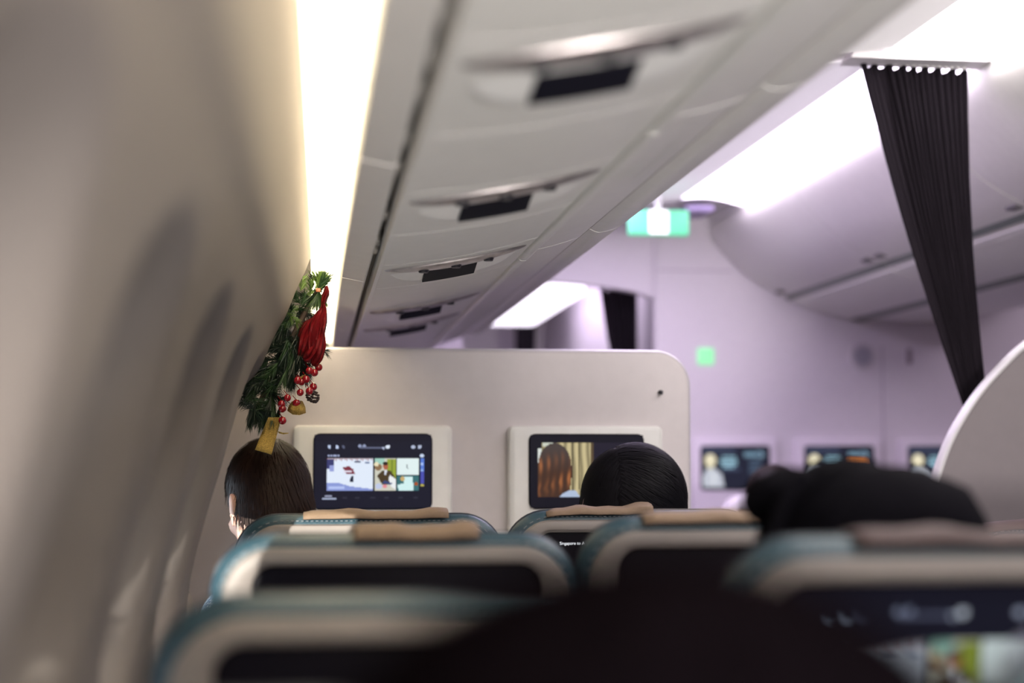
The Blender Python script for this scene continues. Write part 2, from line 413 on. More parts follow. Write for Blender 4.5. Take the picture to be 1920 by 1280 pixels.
def channel(bm, y0, y1, x0=.121, x1=.412, hole=None):
    """a length of the service channel underside as a closed thin plate"""
    n = 14
    low = [(x0 + (x1 - x0) * i / n, pz(x0 + (x1 - x0) * i / n)) for i in range(n + 1)]
    sweep(bm, low + [(x1, .435), (x0, .41)], y0, y1)
UY = [1.547, 2.334, 3.143, 4.012, 4.557]
ulab = ['nearest passenger service unit, its big dark panel close to the top of the picture', 'second passenger service unit counted from the viewer', 'third passenger service unit counted from the viewer, sharp',
        'fourth passenger service unit counted from the viewer, thin dark panel', 'farthest passenger service unit, just above the bulkhead top']
def lens_pts(cx, cy, a, b, n=24, tip=1.4):
    P = []
    for i in range(n):
        t = 2 * math.pi * i / n; c, s = math.cos(t), math.sin(t)
        P.append((cx + a * c, cy + b * math.copysign(abs(s) ** tip, s)))
    return P
for k, uy in enumerate(UY):
    t = thing('passenger_service_unit', ulab[k], 'service unit', (.265, uy, H + .38), 'passenger service units')
    y0 = uy - .2005; y1 = uy + (.2055 if k < 3 else .1905)
    if k == 4: y0 = uy - .16
    bm = bmesh.new(); channel(bm, y0, y1); obj('panel', bm, PSUM, t)
    # scooped pocket: a shallow wedge below the lens that carries the dark display
    bm = bmesh.new()
    nx = 20
    for (dyA, dyB, zoA, zoB) in ((-.085, .045, -.0005, -.0150),):
        rows = []
        for j in range(9):
            v = j / 8; row = []
            for i in range(nx + 1):
                s = -1 + 2 * i / nx; x = .262 + .122 * s
                e = max(0, 1 - abs(s) ** 5)
                yy = uy - .072 + (.118 * v) * e + .02 * (1 - e)
                drop = -0.0006 - .0135 * (v / .8 if v < .8 else (1 - v) / .2) * e
                row.append(bm.verts.new((x, yy, H + pz(x) + drop)))
            rows.append(row)
        for A, B in zip(rows, rows[1:]):
            for i in range(nx): bm.faces.new((A[i], A[i + 1], B[i + 1], B[i]))
    obj('scoop', bm, mat('scoop_plastic', (.74, .73, .72), .3), t)
    bm = bmesh.new()
    A = []; B = []
    for i in range(7):
        x = .206 + .103 * i / 6
        A.append((x, uy - .062, H + pz(x) - .0030)); B.append((x, uy + .008, H + pz(x) - .0165))
    va, vb = quadstrip(bm, A, B)
    r = bmesh.ops.extrude_face_region(bm, geom=bm.faces[:]); bmesh.ops.translate(bm, vec=(0, 0, .006), verts=[g for g in r['geom'] if isinstance(g, bmesh.types.BMVert)])
    d = obj('display', bm, mat('display_black', (.006, .006, .012), .6, spec=.1), t); d['label'] = 'dark rectangular display'
    bm = bmesh.new()
    for pts, zo in ((lens_pts(.262, uy - .122, .136, .036), 0),):
        lv = []
        for sc, dz in ((1.0, -.0004), (.97, -.0035), (.80, -.0065), (.5, -.0080)):
            lv.append([bm.verts.new((.262 + (x - .262) * sc, uy - .122 + (y - uy + .122) * sc, H + pz(.262 + (x - .262) * sc) + dz)) for x, y in pts])
        for A, B in zip(lv, lv[1:]):
            for i in range(len(A)): bm.faces.new((A[i], A[(i + 1) % len(A)], B[(i + 1) % len(A)], B[i]))
        bm.faces.new(lv[-1])
    ln = obj('lens_cover', bm, CHROME, t); ln['label'] = 'lenticular smoked lens cover'
    for i in range(3):                         # air nozzles, reading lamps
        x = .20 + i * .062
        bm = bmesh.new()
        bmesh.ops.create_cone(bm, cap_ends=True, segments=20, radius1=.0085, radius2=.011, depth=.006, matrix=Matrix.Translation((x, uy - .122, H + pz(x) - .0090)))
        obj('air_nozzle', bm, DARKP, t)
    bm = bmesh.new()
    v = [bm.verts.new(p) for p in ((.235, uy + .066, H + pz(.235) - .0006), (.305, uy + .066, H + pz(.305) - .0006), (.305, uy + .080, H + pz(.305) - .0006), (.235, uy + .080, H + pz(.235) - .0006))]
    bm.faces.new(v); obj('placard', bm, mat('placard', (.82, .74, .72), .4), t, smooth=False)
# plain infill panels between the units
gaps = [(-0.6, 1.344)] + [(UY[0] + .208, UY[1] - .203), (UY[1] + .208, UY[2] - .203), (UY[2] + .208, UY[3] - .203), (UY[3] + .193, UY[4] - .163), (UY[4] + .193, 6.0)]
gl_ = ['plain cream infill panel nearest the viewer, before the first service unit', 'plain cream infill panel between the first and second service units', 'plain cream infill panel between the second and third service units',
       'plain cream infill panel between the third and fourth service units', 'narrow cream infill panel between the two farthest service units', 'plain cream infill panel beyond the last service unit']
for (a, b), lb in zip(gaps, gl_):
    bm = bmesh.new(); channel(bm, a, b); tag(obj('infill_panel', bm, PSUM), lb, 'panel', 'infill panels of the service channel')

# ================================================================== CENTRE BINS
cb = smoothline([(1.70, 1.02), (1.712, .96), (1.78, .88), (1.87, .80), (1.96, .745), (2.04, .712)], 6)
cb2 = smoothline([(2.055, .700), (2.16, .655), (2.33, .618), (2.50, .607), (2.70, .607), (2.87, .625), (3.05, .70), (3.25, .86), (3.36, 1.02)], 6)
def cbz(x):
    P = cb + cb2
    for a, b in zip(P, P[1:]):
        if a[0] <= x <= b[0]: return a[1] + (b[1] - a[1]) * (x - a[0]) / max(b[0] - a[0], 1e-6)
    return .61
cl = ['centre overhead bin right of the dark curtain, at the right edge', 'centre overhead bin crossed by the dark curtain', 'centre overhead bin against the far wall, left of the curtain', 'centre overhead bin nearest, out to the right']
for k, (a, b) in enumerate(((3.07, 4.31), (4.31, 5.55), (5.55, 6.79), (1.83, 3.07))):
    a += .004; b -= .004
    t = thing('overhead_bin', 'white curved ' + cl[k], 'overhead bin', (2.3, (a + b) / 2, H + .62), 'centre overhead bins')
    bm = bmesh.new(); sweep(bm, cb + [(2.04, .725), (2.04, .80), (2.5, 1.06)], a, b); obj('door', bm, BIN, t)
    bm = bmesh.new(); sweep(bm, cb2 + [(3.3, 1.075), (2.55, 1.075), (2.075, .80), (2.055, .725)], a, b); obj('bin_body', bm, BIN, t)
    bm = bmesh.new(); sweep(bm, [(2.030, .722), (2.036, .708), (2.050, .698), (2.062, .700), (2.062, .715), (2.045, .728)], a + .01, b - .01)
    r = obj('door_rail', bm, HINGE, t)
    bm = bmesh.new(); sweep(bm, [(2.064, .706), (2.072, .686), (2.100, .674), (2.104, .684), (2.08, .706)], a + .01, b - .01); obj('pale_ledge', bm, TRIM, t)
    bm = bmesh.new(); sweep(bm, [(2.33, .622), (2.335, .611), (2.375, .606), (2.38, .618)], a + .01, b - .01); obj('underside_rail', bm, HINGE, t)
    for yy in (a + .06, b - .06) if k != 3 else ():
        bm = bmesh.new(); box(bm, 1.985, 2.045, yy - .035, yy + .035, H + .722, H + .748, .004); l = obj('latch', bm, LATCH, t)

# ================================================================== FAR WALL, PORTAL, GALLEY BEYOND
FW = mat('far_wall_laminate', (0.74, 0.69, 0.75), 0.55)
bm = bmesh.new()
box(bm, 1.452, 4.8, YF, YF + .06, 0, H + 1.2, 0)
struct(obj('wall_front', bm, FW, smooth=False))
bm = bmesh.new()                                # header with a shallow arch over the aisle
top = [(0.60, 1.12), (1.45, 1.12)]
arch = smoothline([(1.45, .700), (1.37, .728), (1.20, .752), (1.04, .765), (.86, .76), (.60, .72)], 5)
sweep(bm, top + arch, YF, YF + .06)
box(bm, -.6, .62, YF, YF + .06, 0, H + 1.12)
struct(obj('wall_front_left', bm, FW, smooth=False))
bm = bmesh.new(); box(bm, -.6, 5.2, 10.2, 10.25, 0, H + 1.2); struct(obj('wall_galley', bm, FW, smooth=False))
bm = bmesh.new(); box(bm, -.6, 5.2, 6.80, 10.2, H + 1.10, H + 1.14); struct(obj('ceiling_forward', bm, CEIL, smooth=False))
bm = bmesh.new(); box(bm, 1.452, 1.50, YF + .06, 10.2, 0, H + 1.1); struct(obj('wall_galley_right', bm, FW, smooth=False))
# ceiling lamp box beyond the arch
bm = bmesh.new(); pr = [(.86, .66), (1.28, .70), (1.30, .80), (1.28, 1.0), (.86, 1.0)]
bm.free()
bm = bmesh.new(); box(bm, .84, 1.24, 7.3, 9.0, H + .76, H + .86, .03)
tag(obj('ceiling_light', bm, emis('galley_lamp_glow', (.93, .85, 1.0), 1.5)), 'glowing ceiling light box seen through the arch beyond the bulkhead', 'ceiling light')

def curtain(name, label, pts_top, pts_bot, y, folds, m, depth=.02, hooks=0, cover=True, nv=24, mid=None):
    t = thing(name, label, 'curtain', (*((Vector(pts_bot[0]) + Vector(pts_bot[1])) / 2).to_2d(), pts_bot[0][2]))
    bm = bmesh.new(); nu = folds * 8; rows = []
    A, B = Vector(pts_top[0]), Vector(pts_top[1]); Cc, D = Vector(pts_bot[0]), Vector(pts_bot[1])
    for j in range(nv + 1):
        v = j / nv; e = v
        L = A.lerp(Cc, e); R = B.lerp(D, e)
        if mid: L += Vector((mid[0] * math.sin(math.pi * v), 0, 0)); R += Vector((mid[1] * math.sin(math.pi * v), 0, 0))
        row = []
        for i in range(nu + 1):
            u = i / nu
            amp = depth * (0.7 + 0.6 * noise.noise(Vector((u * 9, v * .7, 3)))) * (1 - .25 * v)
            ph = 2 * math.pi * folds * (u + .015 * math.sin(v * 3 + u * 12))
            zz = math.sin(ph)
            if cover and u < .22: zz = zz * .25 - .9 * (1 - u / .22) * .6      # flat leading pleat
            p = L.lerp(R, u) + Vector((0.25 * amp * math.cos(ph), zz * amp, 0))
            if j == 0: p.z += .006 * math.sin(ph * .5)
            row.append(bm.verts.new(p))
        rows.append(row)
    for a, b in zip(rows, rows[1:]):
        for i in range(nu): bm.faces.new((a[i], a[i + 1], b[i + 1], b[i]))
    o = obj('fabric', bm, m, t)
    s = o.modifiers.new('thickness', 'SOLIDIFY'); s.thickness = .0025
    for i in range(hooks):
        u = (i + .7) / hooks; p = A.lerp(B, u) + Vector((0, 0, .010))
        bm = bmesh.new(); ball(bm, p, .0065, 10, 8); tube(bm, [p + Vector((0, 0, .004)), p + Vector((0, 0, .022))], .002); obj('glider', bm, BEAD, t)
    return t
P1, P2 = U3(1612, 122, 3.90), U3(1811, 136, 3.90)
P3, P4 = U3(1843, 1120, 3.96), U3(1890, 1120, 3.96)
b1, b2 = U3(1806, 765, 3.93), U3(1850, 765, 3.93)
cu = curtain('curtain', 'dark pleated aisle curtain gathered and hanging from the ceiling track at upper right', (P1, P2), (b1, b2), 3.9, 17, CURT, .016, hooks=17, mid=(-.012, -.012))
bm = bmesh.new()                              # loose tail below the gather, hidden by the divider
bm.free()
# header and track that carry the curtain
hb = thing('curtain_track', 'curved white ceiling header with the curtain track above the dark curtain', 'curtain rail', (1.5, 3.88, H + 1.05))
bm = bmesh.new()
low = [U(px, py, 3.86) for px, py in ((1600, 92), (1640, 100), (1690, 109), (1740, 113), (1800, 113), (1842, 112), (1850, 104))]
sweep(bm, smoothline(low, 4) + [(U(1855, 88, 3.86)[0], 1.012), (low[0][0] - .015, 1.012)], 3.835, 3.925)
obj('header', bm, CEIL, hb)
bm = bmesh.new(); sweep(bm, [(x, z - .006) for x, z in smoothline(low[:-1], 4)][::1] + [(x, z + .001) for x, z in smoothline(low[:-1], 4)][::-1], 3.90, 3.912)
obj('track', bm, mat('track_grey', (.45, .43, .44), .4), hb)
# portal curtains beyond the arch
curtain('curtain', 'dark gathered curtain hanging at the right of the far arch', (U3(1122, 540, 7.0), U3(1192, 545, 7.0)), (U3(1158, 760, 7.0), U3(1194, 760, 7.0)), 7, 6, CURT, .02, nv=14)
curtain('curtain', 'small dark curtain far beyond the arch, low left of the light box', (U3(964, 494, 9.1), U3(1006, 494, 9.1)), (U3(964, 760, 9.1), U3(1000, 760, 9.1)), 9, 5, CURT, .02, nv=10)

# ================================================================== PICTURES ON SCREENS (flat screens with their own painted picture)
SCREEN = bpy.data.materials.new('screen_picture'); SCREEN.use_nodes = True
nt = SCREEN.node_tree; b = nt.nodes['Principled BSDF']; at = nt.nodes.new('ShaderNodeVertexColor'); at.layer_name = 'picture'
b.inputs['Base Color'].default_value = (.004, .004, .006, 1); b.inputs['Roughness'].default_value = .4; b.inputs['Specular IOR Level'].default_value = .1
nt.links.new(at.outputs[0], b.inputs['Emission Color']); b.inputs['Emission Strength'].default_value = 0.62
class Pic:
    def __init__(s, w, h, bg):
        s.w, s.h = w, h; s.a = np.zeros((h, w, 3)); s.a[:] = bg
        s.Y, s.X = np.mgrid[0:h, 0:w]; s.X = (s.X + .5) / w; s.Y = (s.Y + .5) / h
    def rect(s, x0, y0, x1, y1, c): s.a[(s.X >= x0) & (s.X < x1) & (s.Y >= y0) & (s.Y < y1)] = c
    def ell(s, cx, cy, rx, ry, c): s.a[((s.X - cx) / rx) ** 2 + ((s.Y - cy) / ry) ** 2 < 1] = c
    def poly(s, P, c):
        ins = np.zeros(s.X.shape, bool); n = len(P)
        for i in range(n):
            (x1, y1), (x2, y2) = P[i], P[(i + 1) % n]
            if y1 == y2: continue
            k = ((y1 > s.Y) != (y2 > s.Y)) & (s.X < (x2 - x1) * (s.Y - y1) / (y2 - y1) + x1); ins ^= k
        s.a[ins] = c
def screen_mesh(pic, x0, x1, z0, z1, y):
    h, w_ = pic.h, pic.w
    me = bpy.data.meshes.new('screen')
    vs = [(x0 + (x1 - x0) * i / w_, y, z1 + (z0 - z1) * j / h) for j in range(h + 1) for i in range(w_ + 1)]
    fs = [(j * (w_ + 1) + i, (j + 1) * (w_ + 1) + i, (j + 1) * (w_ + 1) + i + 1, j * (w_ + 1) + i + 1) for j in range(h) for i in range(w_)]
    me.from_pydata(vs, [], fs)
    ca = me.color_attributes.new('picture', 'FLOAT_COLOR', 'CORNER')
    col = np.repeat(pic.a.reshape(-1, 3), 4, axis=0); col = np.concatenate([col, np.ones((len(col), 1))], 1)
    ca.data.foreach_set('color', col.ravel().astype('f'))
    me.materials.append(SCREEN); me.update()
    return me
S = srgb
def pic_menu(dim=1.0):
    p = Pic(132, 84, S(27, 27, 42)); rng = random.Random(3)
    p.rect(0, 0, 1, .1, S(25, 24, 38))
    W_ = S(190, 205, 235)
    for x, c in ((.125, W_), (.19, S(200, 215, 245)), (.245, S(90, 95, 120))): p.ell(x, .165, .012, .022, c); p.rect(x, .17, x + .012, .19, c)
    for x in (.385, .425): p.ell(x, .155, .015, .02, S(150, 160, 190))
    p.rect(.385, .165, .58, .185, S(95, 100, 125)); p.ell(.588, .182, .012, .02, S(170, 180, 205)); p.ell(.627, .165, .018, .028, S(225, 235, 250))
    for x in (.845, .90): p.ell(x, .165, .017, .026, S(180, 190, 215))
    for i in range(9): p.rect(.11 + i * .012, .272 + .006 * (i % 2), .119 + i * .012, .303, S(170, 180, 215))
    # snow picture
    p.rect(.105, .32, .50, .76, S(225, 235, 250))
    for i in range(26): p.rect(.105 + i * .0152, .32, .113 + i * .0152, .335 + .01 * (i % 3), S(150, 70, 60))
    p.rect(.105, .33, .165, .47, S(60, 62, 110)); p.rect(.13, .42, .17, .50, S(150, 160, 215))
    p.poly([(.24, .44), (.30, .43), (.33, .47), (.35, .54), (.27, .53)], S(125, 50, 65)); p.ell(.285, .50, .035, .015, S(225, 220, 235))
    p.ell(.37, .37, .03, .013, S(90, 95, 120)); p.ell(.45, .38, .02, .012, S(110, 125, 160))
    p.poly([(.31, .57), (.335, .56), (.33, .64), (.30, .64)], S(30, 35, 55))
    p.poly([(.105, .66), (.20, .65), (.30, .70), (.50, .74), (.50, .76), (.105, .76)], S(140, 155, 215)); p.rect(.12, .70, .26, .74, S(180, 195, 240))
    # man in a brown coat
    p.rect(.512, .32, .695, .76, S(205, 205, 190)); p.rect(.62, .33, .695, .60, S(150, 165, 60)); p.rect(.66, .33, .665, .6, S(90, 110, 40))
    p.rect(.512, .32, .60, .40, S(160, 205, 190)); p.ell(.545, .44, .03, .05, S(140, 110, 80)); p.ell(.53, .40, .02, .03, S(235, 225, 190))
    p.poly([(.535, .56), (.58, .49), (.65, .49), (.69, .58), (.65, .68), (.58, .68)], S(75, 60, 40)); p.ell(.608, .43, .022, .05, S(175, 100, 75)); p.ell(.607, .395, .023, .025, S(50, 40, 35))
    p.poly([(.595, .49), (.62, .49), (.612, .55), (.6, .55)], S(220, 225, 240)); p.poly([(.645, .54), (.70, .62), (.70, .76), (.655, .70), (.635, .60)], S(235, 238, 240))
    p.poly([(.60, .62), (.665, .66), (.655, .68), (.58, .66)], S(60, 75, 120)); p.ell(.603, .70, .018, .025, S(225, 140, 150)); p.ell(.55, .70, .03, .04, S(190, 200, 230))
    # right column
    p.rect(.705, .32, .895, .545, S(225, 240, 240)); p.poly([(.785, .42), (.795, .40), (.80, .46), (.788, .45)], S(50, 55, 70))
    p.rect(.705, .56, .895, .76, S(60, 110, 115)); p.poly([(.76, .57), (.84, .57), (.85, .76), (.72, .76), (.71, .68), (.77, .66)], S(210, 240, 240)); p.ell(.755, .60, .018, .035, S(200, 170, 110)); p.ell(.872, .67, .015, .025, S(165, 80, 40))
    p.ell(.92, .285, .02, .022, S(200, 215, 240)); p.rect(.908, .32, .936, .50, S(90, 125, 215)); p.ell(.922, .40, .013, .02, S(170, 195, 245)); p.ell(.922, .49, .013, .02, S(150, 180, 235)); p.rect(.908, .50, .936, .67, S(75, 80, 175)); p.ell(.922, .69, .015, .018, S(190, 180, 90))
    p.rect(.088, .82, .15, .85, S(150, 155, 180)); p.rect(.065, .862, .19, .885, S(160, 170, 195))
    for x in (.26, .37, .50, .62, .74, .87): p.rect(x - .02, .84, x + .02, .865, S(48, 48, 62))
    p.a *= dim
    return p
def pic_film():
    p = Pic(120, 76, S(24, 22, 32))
    X0, X1, Yt, Yb = .065, .56, .10, .86
    m = (p.X > X0) & (p.X < X1) & (p.Y > Yt) & (p.Y < Yb)
    k = 1
    base = np.array(S(205, 190, 145)); st = .5 + .5 * np.sin(p.X * 95 + np.sin(p.Y * 9) * .6)
    bgc = base * (.35 + .65 * st[..., None] ** .7); p.a[m] = bgc[m]
    p.rect(.365, Yt, .377, Yb, S(40, 38, 30)); p.rect(.425, Yt, .436, .75, S(70, 65, 45)); p.rect(.53, Yt, .56, .5, S(90, 75, 55))
    p.rect(X0, .18, .10, .40, S(215, 220, 215)); p.rect(X0, Yt, .10, .18, S(24, 22, 32)); p.rect(.11, .10, .23, .16, S(200, 205, 190))
    # long wavy brown hair seen from behind
    hair = (((p.X - .215) / .145) ** 2 + ((p.Y - .42) / .31) ** 2 < 1) | ((p.X > X0) & (p.X < .37 - .08 * (p.Y - .5)) & (p.Y > .42) & (p.Y < Yb))
    wv = .5 + .5 * np.sin(p.X * 95 + 1.1 * np.sin(p.Y * 9 + p.X * 6) + 2.2 * np.clip(p.Y - .55, 0, 1) * np.sin(p.Y * 40 + p.X * 30)); top = np.clip((p.Y - .18) / .35, 0, 1)
    c1 = np.array(S(70, 48, 38)); c2 = np.array(S(190, 118, 70)); wv = wv * (.45 + .55 * np.sin(p.X * 37 + 1.3) ** 2) * (.6 + .4 * np.sin(p.Y * 17 + p.X * 11)); c3 = np.array(S(75, 65, 62))
    mixw = (wv ** 1.5 * top * np.clip((.98 - p.Y) / .45, 0.2, 1))[..., None]
    hc = (c3 * (1 - top[..., None]) + c1 * top[..., None]) * (1 - mixw) + c2 * mixw
    p.a[hair & m] = hc[hair & m]
    pass
    p.poly([(.25, .86), (.29, .80), (.35, .76), (.40, .77), (.43, .83), (.43, .86)], S(175, 190, 215))
    p.rect(.56, .10, .94, .86, S(36, 32, 46))
    return p
def pic_ad(orange):
    p = Pic(96, 60, S(36, 38, 54))
    p.rect(0, .02, .5, .16, S(58, 64, 86))
    p.ell(.13, .33, .085, .15, S(232, 220, 185)); p.ell(.13, .29, .06, .10, S(240, 230, 200)); p.rect(.09, .42, .17, .56, S(230, 222, 190))
    p.poly([(.01, .70), (.08, .52), (.20, .52), (.30, .66), (.33, .95), (.02, .95)], S(196, 200, 212)); p.rect(.16, .60, .20, .90, S(225, 228, 235))
    for j, (y, a, b2) in enumerate(((.24, .30, .50), (.31, .27, .52), (.38, .28, .52), (.45, .31, .48))): p.rect(a, y, b2, y + .05, S(150, 190, 208))
    p.rect(.30, .50, .56, .57, S(66, 74, 98))
    p.rect(.63, .13, .80, .25, S(110, 140, 160)); p.ell(.86, .19, .055, .085, S(135, 165, 185)); p.ell(.85, .19, .035, .055, S(70, 90, 112))
    if orange: p.rect(.63, .30, .90, .46, S(232, 140, 70)); p.rect(.66, .36, .87, .39, S(205, 115, 50))
    else:
        for y in (.32, .42, .52, .60): p.rect(.70, y, .88, y + .04, S(80, 98, 120))
    return p

# ================================================================== BULKHEAD PARTITION (two screens) AND CENTRE DIVIDER
YB = 3.77
bz = .262
t = thing('partition', 'pale rounded bulkhead partition carrying the two screens ahead of the first row', 'partition', (.35, YB + .02, 0))
bm = bmesh.new()
def outp(ins): return rrect(-.30 + ins, .894 - ins, 0.02 + ins, H + bz - ins, .085 - ins * .8, 12, rb=.01)
slab(bm, outp, [(.010, YB), (.004, YB + .002), (0, YB + .008), (0, YB + .036), (.004, YB + .042), (.01, YB + .044)])
obj('panel', bm, LAM, t)
bm = bmesh.new()                              # grey edge band, proud of the face
pts = [p for p in rrect(-.30, .894, .02, H + bz, .085, 12, rb=.01)]
lv = []
for ins, y in ((-.0015, YB + .040), (-.0025, YB + .028), (-.0025, YB + .014), (-.0005, YB + .006), (.0035, YB + .0005), (.005, YB + .0035)):
    lv.append([bm.verts.new((x, y, z)) for x, z in rrect(-.30 + ins, .894 - ins, .02 + ins, H + bz - ins, .085 - ins, 12, rb=.01)])
for A, B in zip(lv, lv[1:]):
    for i in range(len(A)): bm.faces.new((A[i], A[(i + 1) % len(A)], B[(i + 1) % len(A)], B[i]))
obj('edge_band', bm, EDGE, t)
bm = bmesh.new(); hx, hz = U(1238, 735, YB); ball(bm, (hx, YB - .004, hz + H), .0065, 12, 8, (1, 1, .8)); tube(bm, [(hx, YB - .002, hz + H), (hx, YB - .015, hz + H - .004)], .003); obj('coat_hook', bm, DARKP, t)

def wall_monitor(label, cx, pic, y, top, w_=.37, bw=.276, bh=.176, drop=1.05, off=0.0, power=True, group='bulkhead screens', depth=.03, mh=HOUS, cat='screen', btop=.019, narrow=.0):
    t = thing('seat_monitor', label, cat, (cx, y, H + top - .2), group)
    bm = bmesh.new(); z1 = H + top; z0 = z1 - drop
    def o_(ins): return rrect(cx - w_ / 2 + ins, cx + w_ / 2 - ins, z0 + ins, z1 - ins, max(.004, .014 - ins * .5), 5)
    slab(bm, o_, [(0, y), (0, y - depth * .6), (.003, y - depth * .9), (.010, y - depth)])
    obj('housing', bm, mh, t)
    bx0 = cx - bw / 2 + off; bz1 = z1 - btop
    bm = bmesh.new()
    def o2(ins): return rrect(bx0 + ins, bx0 + bw - ins, bz1 - bh + ins, bz1 - ins, .016 - ins * .5, 6)
    slab(bm, o2, [(0, y - depth + .002), (0, y - depth - .003), (.002, y - depth - .005)])
    be = obj('bezel', bm, BLACK, t)
    if pic is not None:
        me = screen_mesh(pic, bx0 + .003, bx0 + bw - .003, bz1 - bh + .003, bz1 - .003, y - depth - .0056)
        link('screen', me, None, be)
    return t
tp = U(700, 797, YB - .03)[1]
wall_monitor('lit screen on the bulkhead showing a menu of snow scene, coated man and pale tiles', .1320, pic_menu(), YB, tp)
wall_monitor('lit screen on the bulkhead showing long wavy brown hair, partly behind the black-haired head', .635, pic_film(), YB, tp)

# centre divider, big rounded corner
t = thing('partition', 'large curved-edge divider panel at the right edge, in front of the curtain foot', 'partition', (2.2, 3.79, 0))
ed = [U(px, py, YB) for px, py in ((1728, 1010), (1735, 975), (1752, 905), (1775, 838), (1800, 788), (1835, 735), (1872, 692), (1920, 645))]
ed = smoothline([(ed[0][0] - .012, -.60), (ed[0][0] - .012, -.35)] + ed + [(1.83, .345), (1.98, .385), (2.23, .40)], 6)
full = [(x, z + H) for x, z in ed] + [(4.46 - x, z + H) for x, z in ed[::-1][1:]] + [(4.46 - ed[0][0], .02), (ed[0][0], .02)]
def shrink(P, d):
    c = Vector((2.23, 1.0)); out = []
    n = len(P)
    for i in range(n):
        a = Vector(P[i - 1]); b = Vector(P[(i + 1) % n]); tng = (b - a).normalized(); nr = Vector((tng.y, -tng.x))
        p = Vector(P[i]); q = p + nr * d
        if (q - c).length > (p - c).length: q = p - nr * d
        out.append(tuple(q))
    return out
bm = bmesh.new(); slab(bm, lambda i: shrink(full, i) if i else full, [(.012, YB + .002), (.012, YB + .038)]); obj('panel', bm, mat('divider_laminate', (.20, .176, .186), .6, spec=.15, bump=.1), t)
bm = bmesh.new(); lv = []
for ins, y in ((.0125, YB + .004), (.010, YB - .002), (.004, YB - .004), (.0, YB + .002), (0, YB + .036), (.010, YB + .042), (.0125, YB + .036)):
    lv.append([bm.verts.new((x, y, z)) for x, z in (shrink(full, ins) if ins else full)])
for A, B in zip(lv, lv[1:]):
    for i in range(len(A) - 1): bm.faces.new((A[i], A[i + 1], B[i + 1], B[i]))
obj('edge_band', bm, EDGE, t)

# ---- far wall furniture
ty = U(1378, 822, YF - .03)[1]
for k, (px0, px1, org, lb) in enumerate(((1313, 1443, False, 'leftmost small screen on the far wall, showing a pale portrait and text'), (1508, 1638, True, 'small screen on the far wall with an orange button, middle one'),
                                 (1702, 1832, False, 'rightmost small screen on the far wall, cut off by the curved divider'))):
    a, b_ = U(px0, 836, YF - .03)[0], U(px1, 836, YF - .03)[0]
    wall_monitor(lb, (a + b_) / 2, pic_ad(org), YF, ty, w_=.385, bw=b_ - a, bh=.192, drop=1.0, group='far wall screens', btop=.030, mh=mat('far_housing', (.80, .74, .82), .45))
YS = 5.98
t = thing('exit_sign', 'green and white lit exit sign hanging from the ceiling before the far arch', 'sign', (1.48, YS - .2, H + 1.0))
e0 = U(1180, 392, YS - .12); e1 = U(1292, 441, YS - .12)
bm = bmesh.new(); box(bm, e0[0], e1[0], YS - .12, YS - .08, e1[1] + H, e0[1] + H, .006); obj('lit_face', bm, emis('exit_green', srgb(80, 215, 150), .42, (.1, .4, .25)), t)
w0 = U(1217, 392, YS - .12)[0]; w1 = U(1253, 441, YS - .12)[0]
bm = bmesh.new(); box(bm, w0, w1, YS - .124, YS - .119, e1[1] + H + .004, e0[1] + H - .002, .001); obj('white_door_symbol', bm, emis('exit_white', (1, 1, 1), .6), t)
bm = bmesh.new(); mx_ = (w0 + w1) / 2; mz = (e0[1] + e1[1]) / 2 + H
ball(bm, (mx_ + .006, YS - .125, mz + .032), .007, 10, 6, (1, .2, 1))
for P in ([(mx_ + .004, mz + .024), (mx_ - .004, mz - .004)], [(mx_ - .004, mz - .004), (mx_ + .012, mz - .018), (mx_ + .008, mz - .036)], [(mx_ - .004, mz - .004), (mx_ - .014, mz - .022), (mx_ - .026, mz - .026)], [(mx_ + .004, mz + .018), (mx_ + .018, mz + .008)], [(mx_ + .002, mz + .018), (mx_ - .016, mz + .006)]):
    tube(bm, [(x, YS - .125, z) for x, z in P], .0035, 5)
obj('running_figure', bm, emis('exit_figure', srgb(165, 240, 205), .5, (.1, .4, .25)), t)
bm = bmesh.new(); tube(bm, [((e0[0] + e1[0]) / 2, YS - .10, e0[1] + H), ((e0[0] + e1[0]) / 2, YS - .10, H + 1.03)], .012, 8); obj('hanger', bm, CEIL, t)
bm = bmesh.new(); hx, hz = U(1300, 380, 6.4); box(bm, hx - .06, hx + .06, 6.28, 6.5, H + 1.005, H + 1.03, .01)
tag(obj('ceiling_vent', bm, mat('violet_vent', (.35, .28, .5), .5)), 'small dark ceiling fitting just right of the exit sign', 'vent')
c_ = U(1323, 668, YF); bm = bmesh.new(); box(bm, c_[0] - .036, c_[0] + .036, YF - .008, YF + .002, c_[1] + H - .036, c_[1] + H + .036, .006)
t = obj('locator_sign', bm, emis('green_square', srgb(140, 232, 160), .55, (.2, .5, .3))); tag(t, 'small glowing green square sign on the far wall', 'sign')
bm = bmesh.new()
for i, (x, z, a, b2) in enumerate(((-.018, .012, .008, .018), (.010, .012, .014, .018), (-.006, -.016, .020, .008))):
    box(bm, c_[0] + x - a / 2, c_[0] + x + a / 2, YF - .0095, YF - .0078, c_[1] + H + z - b2 / 2, c_[1] + H + z + b2 / 2)
obj('pictogram', bm, emis('green_square_mark', srgb(110, 215, 140), .55, (.2, .5, .3)), t, smooth=False)
c_ = U(1617, 668, YF)
t = thing('wall_speaker', 'round concentric speaker grille on the far wall under the centre bin', 'speaker', (c_[0], YF, c_[1] + H))
def disc_rings(bm, cx, cy, cz, prof, n=36):
    L = [[bm.verts.new((cx + r * math.cos(2 * math.pi * i / n), cy + d, cz + r * math.sin(2 * math.pi * i / n))) for i in range(n)] for r, d in prof]
    for A, B in zip(L, L[1:]):
        for i in range(n): bm.faces.new((A[i], A[(i + 1) % n], B[(i + 1) % n], B[i]))
    bm.faces.new(L[-1])
